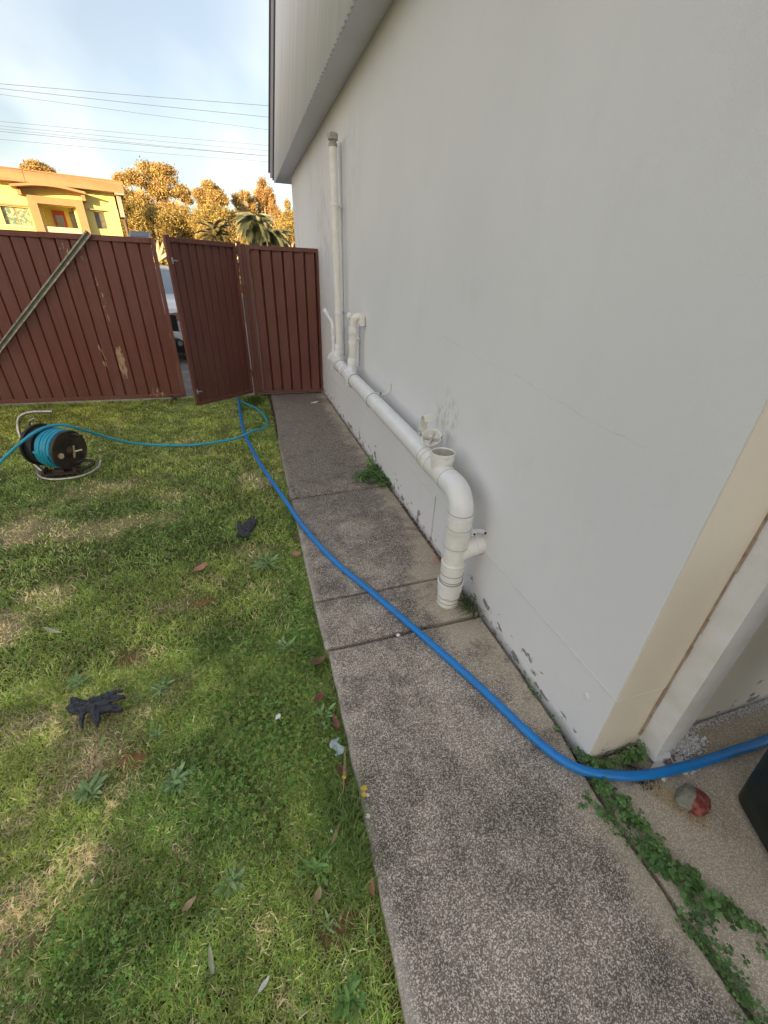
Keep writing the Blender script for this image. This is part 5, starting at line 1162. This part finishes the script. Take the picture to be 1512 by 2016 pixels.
tree('gum_tree', (bx, y_, 0), clumps_at(y_, bx, [(1.0, 8.3, .55, 1.1), (1.8, 8.6, .5, 1), (2.5, 8.2, .5, 1), (1.4, 7.4, .6, 1), (2.4, 7.2, .6, 1)]), .24, 5000, .15, gold, 'thin gum tree with sparse crown left of the pointed one', fork=.4, droop=.6)
y_ = 84; bx = 4.0*y_/60
tree('gum_tree', (bx, y_, 0), clumps_at(y_, bx, [(3.9, 9.8, .5, 1.3), (3.6, 8.9, .7, 1.2), (4.6, 8.9, .6, 1.2), (4.9, 8.0, .5, 1.3), (4.0, 7.8, .8, 1.1), (5.2, 7.2, .5, 1.2)]), .28, 7500, .15, (.46, .33, .15), 'pointed orange gum tree right of the palms', fork=.35, droop=.4)
y_ = 80; bx = 7.0*y_/60
tree('gum_tree', (bx, y_, 0), clumps_at(y_, bx, [(6.6, 8.2, .35, 1.4), (6.7, 7.2, .6, 1.1), (7.4, 6.9, .8, 1), (6.0, 6.3, .9, 1), (7.0, 5.4, 1.1, 1), (5.5, 5.3, 1.0, 1)]), .25, 8500, .16, gold2, 'dense golden tree beside the house wall edge', fork=.3)
y_ = 74; bx = -.9*y_/60
tree('gum_tree', (bx, y_, 0), clumps_at(y_, bx, [(-3.4, 6.2, .9, .9), (-2.3, 6.6, 1.0, .9), (-.9, 6.5, 1.0, .9), (.4, 6.6, .9, .9), (-2.6, 4.9, 1.1, .9), (-.6, 5.0, 1.2, .9), (1.3, 5.8, 1.0, .9), (1.6, 4.7, 1.0, .9)]), .3, 12000, .16, gold2, 'golden bushy tree filling the middle behind the date palm', fork=.3)
y_ = 86; bx = 3.2*y_/60
tree('gum_tree', (bx, y_, 0), clumps_at(y_, bx, [(1.8, 6.5, 1.0, .9), (3.2, 6.8, 1.1, .9), (4.6, 6.6, 1.0, .9), (5.8, 6.4, .9, .9), (2.6, 5.0, 1.2, .9), (4.6, 5.0, 1.2, .9)]), .3, 9000, .18, olive, 'dark olive tree mass behind the drooping palm', fork=.3)
y_ = 95; bx = -17.5*y_/60
tree('gum_tree', (bx, y_, 0), clumps_at(y_, bx, [(-17.6, 9.6, .7, .6), (-18.3, 9.3, .6, .6), (-16.9, 9.4, .6, .6), (-17.4, 8.8, .9, .7)]), .4, 3500, .2, gold, 'small rounded treetop showing above the yellow house roof', fork=.5)
y_ = 70; bx = -10.9*y_/60
tree('conifer', (bx, y_, 0), clumps_at(y_, bx, [(-11.7, 8.2, .35, 1.6), (-11.4, 7.6, .5, 1.3), (-10.9, 8.0, .35, 1.5), (-10.8, 6.9, .6, 1.2)]), .2, 3000, .14, olive, 'dark narrow treetop beside the yellow house roof corner', fork=.5, bk=barkd, group=None)
# distant wood that reads as one mass
V = []; n = 60000
x_ = rng.uniform(-60, 60, n); yb_ = rng.uniform(95, 112, n); top_ = 6.4+2.6*fbm(x_, x_*0, .22, 5, 3)+1.2*fbm(x_, x_*0, .9, 8, 2); z_ = rng.uniform(0, 1, n)**.7*top_; s_ = rng.uniform(.2, .5, n)
d1 = rng.normal(0, 1, (n, 3)); d1 /= np.linalg.norm(d1, axis=1, keepdims=True); d2 = np.cross(d1, rng.normal(0, 1, (n, 3))); d2 /= np.linalg.norm(d2, axis=1, keepdims=True); p = np.stack([x_, yb_, z_], 1); a = d1*s_[:, None]; b = d2*s_[:, None]*.7
C = np.array([gold2])*rng.uniform(.6, 1.15, n)[:, None]
o = npmesh('far_wood', np.stack([p-a, p+b, p+a, p-b], 1).reshape(-1, 3), np.arange(n*4).reshape(-1, 4), LFM, np.repeat(C, 4, 0)); tag(o, 'far line of golden bush behind the gum trees', 'wood', kind='stuff')

# palms
def frond_mesh(L_, droop, lw, m, nm='frond', hang=.5, dens=40):
    mb = MB(); P = []
    for k in range(11): t = k/10; P.append(Vector((L_*(t-.22*droop*t*t), 0, L_*(.55*t-(.55+droop*.55)*t*t))))
    mb.tube(P, [.03*(1-.8*k/10) for k in range(11)], 4, cap=False)
    dens *= 3
    for k in range(dens):
        t = .12+.87*k/dens; i = min(int(t*10), 9); p = P[i].lerp(P[i+1], t*10-i); l = lw*math.sin(math.pi*min(.98, .15+t*.8))**.6
        for s_ in (-1, 1):
            q = p+Vector((.30*l, s_*l*.8, -hang*l*random.uniform(.6, 1.4))); w_ = Vector((.022, 0, .008))
            mb.add([p-w_, p+w_, q+w_*.2], [(0, 1, 2)])
    return mesh_of(mb, m, nm)
def palm(base, h, nfr, me_list, tilt, label, tr, zspread, m):
    e = empty('palm_tree', base, label, 'palm', None); g = MB(); B = Vector(base); P = [B+Vector((0, 0, h*k/6)) for k in range(7)]; g.tube(P, [tr*(1.15-.25*k/6) for k in range(7)], 10); part('trunk', g, barkd, e)
    for k in range(nfr):
        o = bpy.data.objects.new('frond', random.choice(me_list)); COL.objects.link(o); o.parent = e; o.location = (0, 0, h+random.uniform(-.15, .15))
        q = k/nfr; o.rotation_euler = (random.uniform(-.2, .2), -R(tilt[0]+(tilt[1]-tilt[0])*q), k*2.4); s_ = random.uniform(.85, 1.1); o.scale = (s_, s_, s_)
pmg = mat('palm_green', (.20, .22, .16), .55, (.13, .17, .11), 2); pmd = mat('date_palm_green', (.17, .16, .09), .6, (.12, .11, .06), 2)
k = 50/60
palm((-1.85*k, 50, 0), 1.5+(4.6-1.5)*k, 34, [frond_mesh(2.5*k*1.05, .7, .42, pmd, hang=.35) for _ in range(2)], (-12, 75), 'date palm with arching dark fronds left of the drooping palm', .22, .2, pmd)
k = 46/60
palm((2.75*k, 46, 0), 1.5+(6.3-1.5)*k, 46, [frond_mesh(2.25*k, 1.35, .62, pmg, hang=1.3, dens=60) for _ in range(3)], (-40, 72), 'large green palm with drooping feathery crown', .2, .2, pmg)
palm((4.6*k, 47, 0), 1.5+(4.9-1.5)*k, 40, [frond_mesh(2.5*k, 1.3, .6, pmg, hang=1.3, dens=60) for _ in range(2)], (-40, 70), 'second drooping palm lower and right of the large green one', .2, .2, pmg)
# upright banana-like spear leaves by the palm
e = empty('shrub', (2.3*k, 48, 0), 'upright light green spear leaved plant rising left of the large palm', 'shrub'); g = MB(); g.tube([(2.3*k, 48, 0), (2.3*k, 48, 4.6)], .10, 8); part('trunk', g, barkd, e)
lm_ = mesh_of(rleaf(1.9, .38, False, .12), mat('spear_leaf', (.22, .26, .04), .5), 'leaf')
for k_ in range(7):
    o = bpy.data.objects.new('leaf', lm_); COL.objects.link(o); o.parent = e; o.location = (0, 0, 4.2); o.rotation_euler = (0, -R(35+k_*7), k_*2.3)

# ---- added unseen block towards the low sun, placed to keep the yard in shadow
nb = empty('added_shade_block', (-23, -33, 0), 'added unseen brick block that keeps the low sun off the yard', 'building')
nb.rotation_euler.z = R(-35)
bm_ = mat('shade_block_brick', (.28, .15, .10), .9, (.22, .12, .08), 20)
g = MB(); g.box((-19, -9, -.1), (17, 0, 12.9)); part('wall', g, bm_, nb, smooth=False, local=True)
g = MB(); g.box((-19.5, -9.5, 12.9), (17.5, .5, 13.3)); part('roof', g, M['dark_metal'], nb, smooth=False, local=True)
wmesh = None
for k in range(9):
    for r_ in range(4):
        if wmesh is None: g = MB(); g.box((-.8, -.02, -.7), (.8, .03, .7)); o = part('window', g, pane, nb, smooth=False, local=True); wmesh = o
        else: o = wmesh.copy(); COL.objects.link(o)
        o.location = (-16.5+k*4, .01, 1.6+r_*3.1)
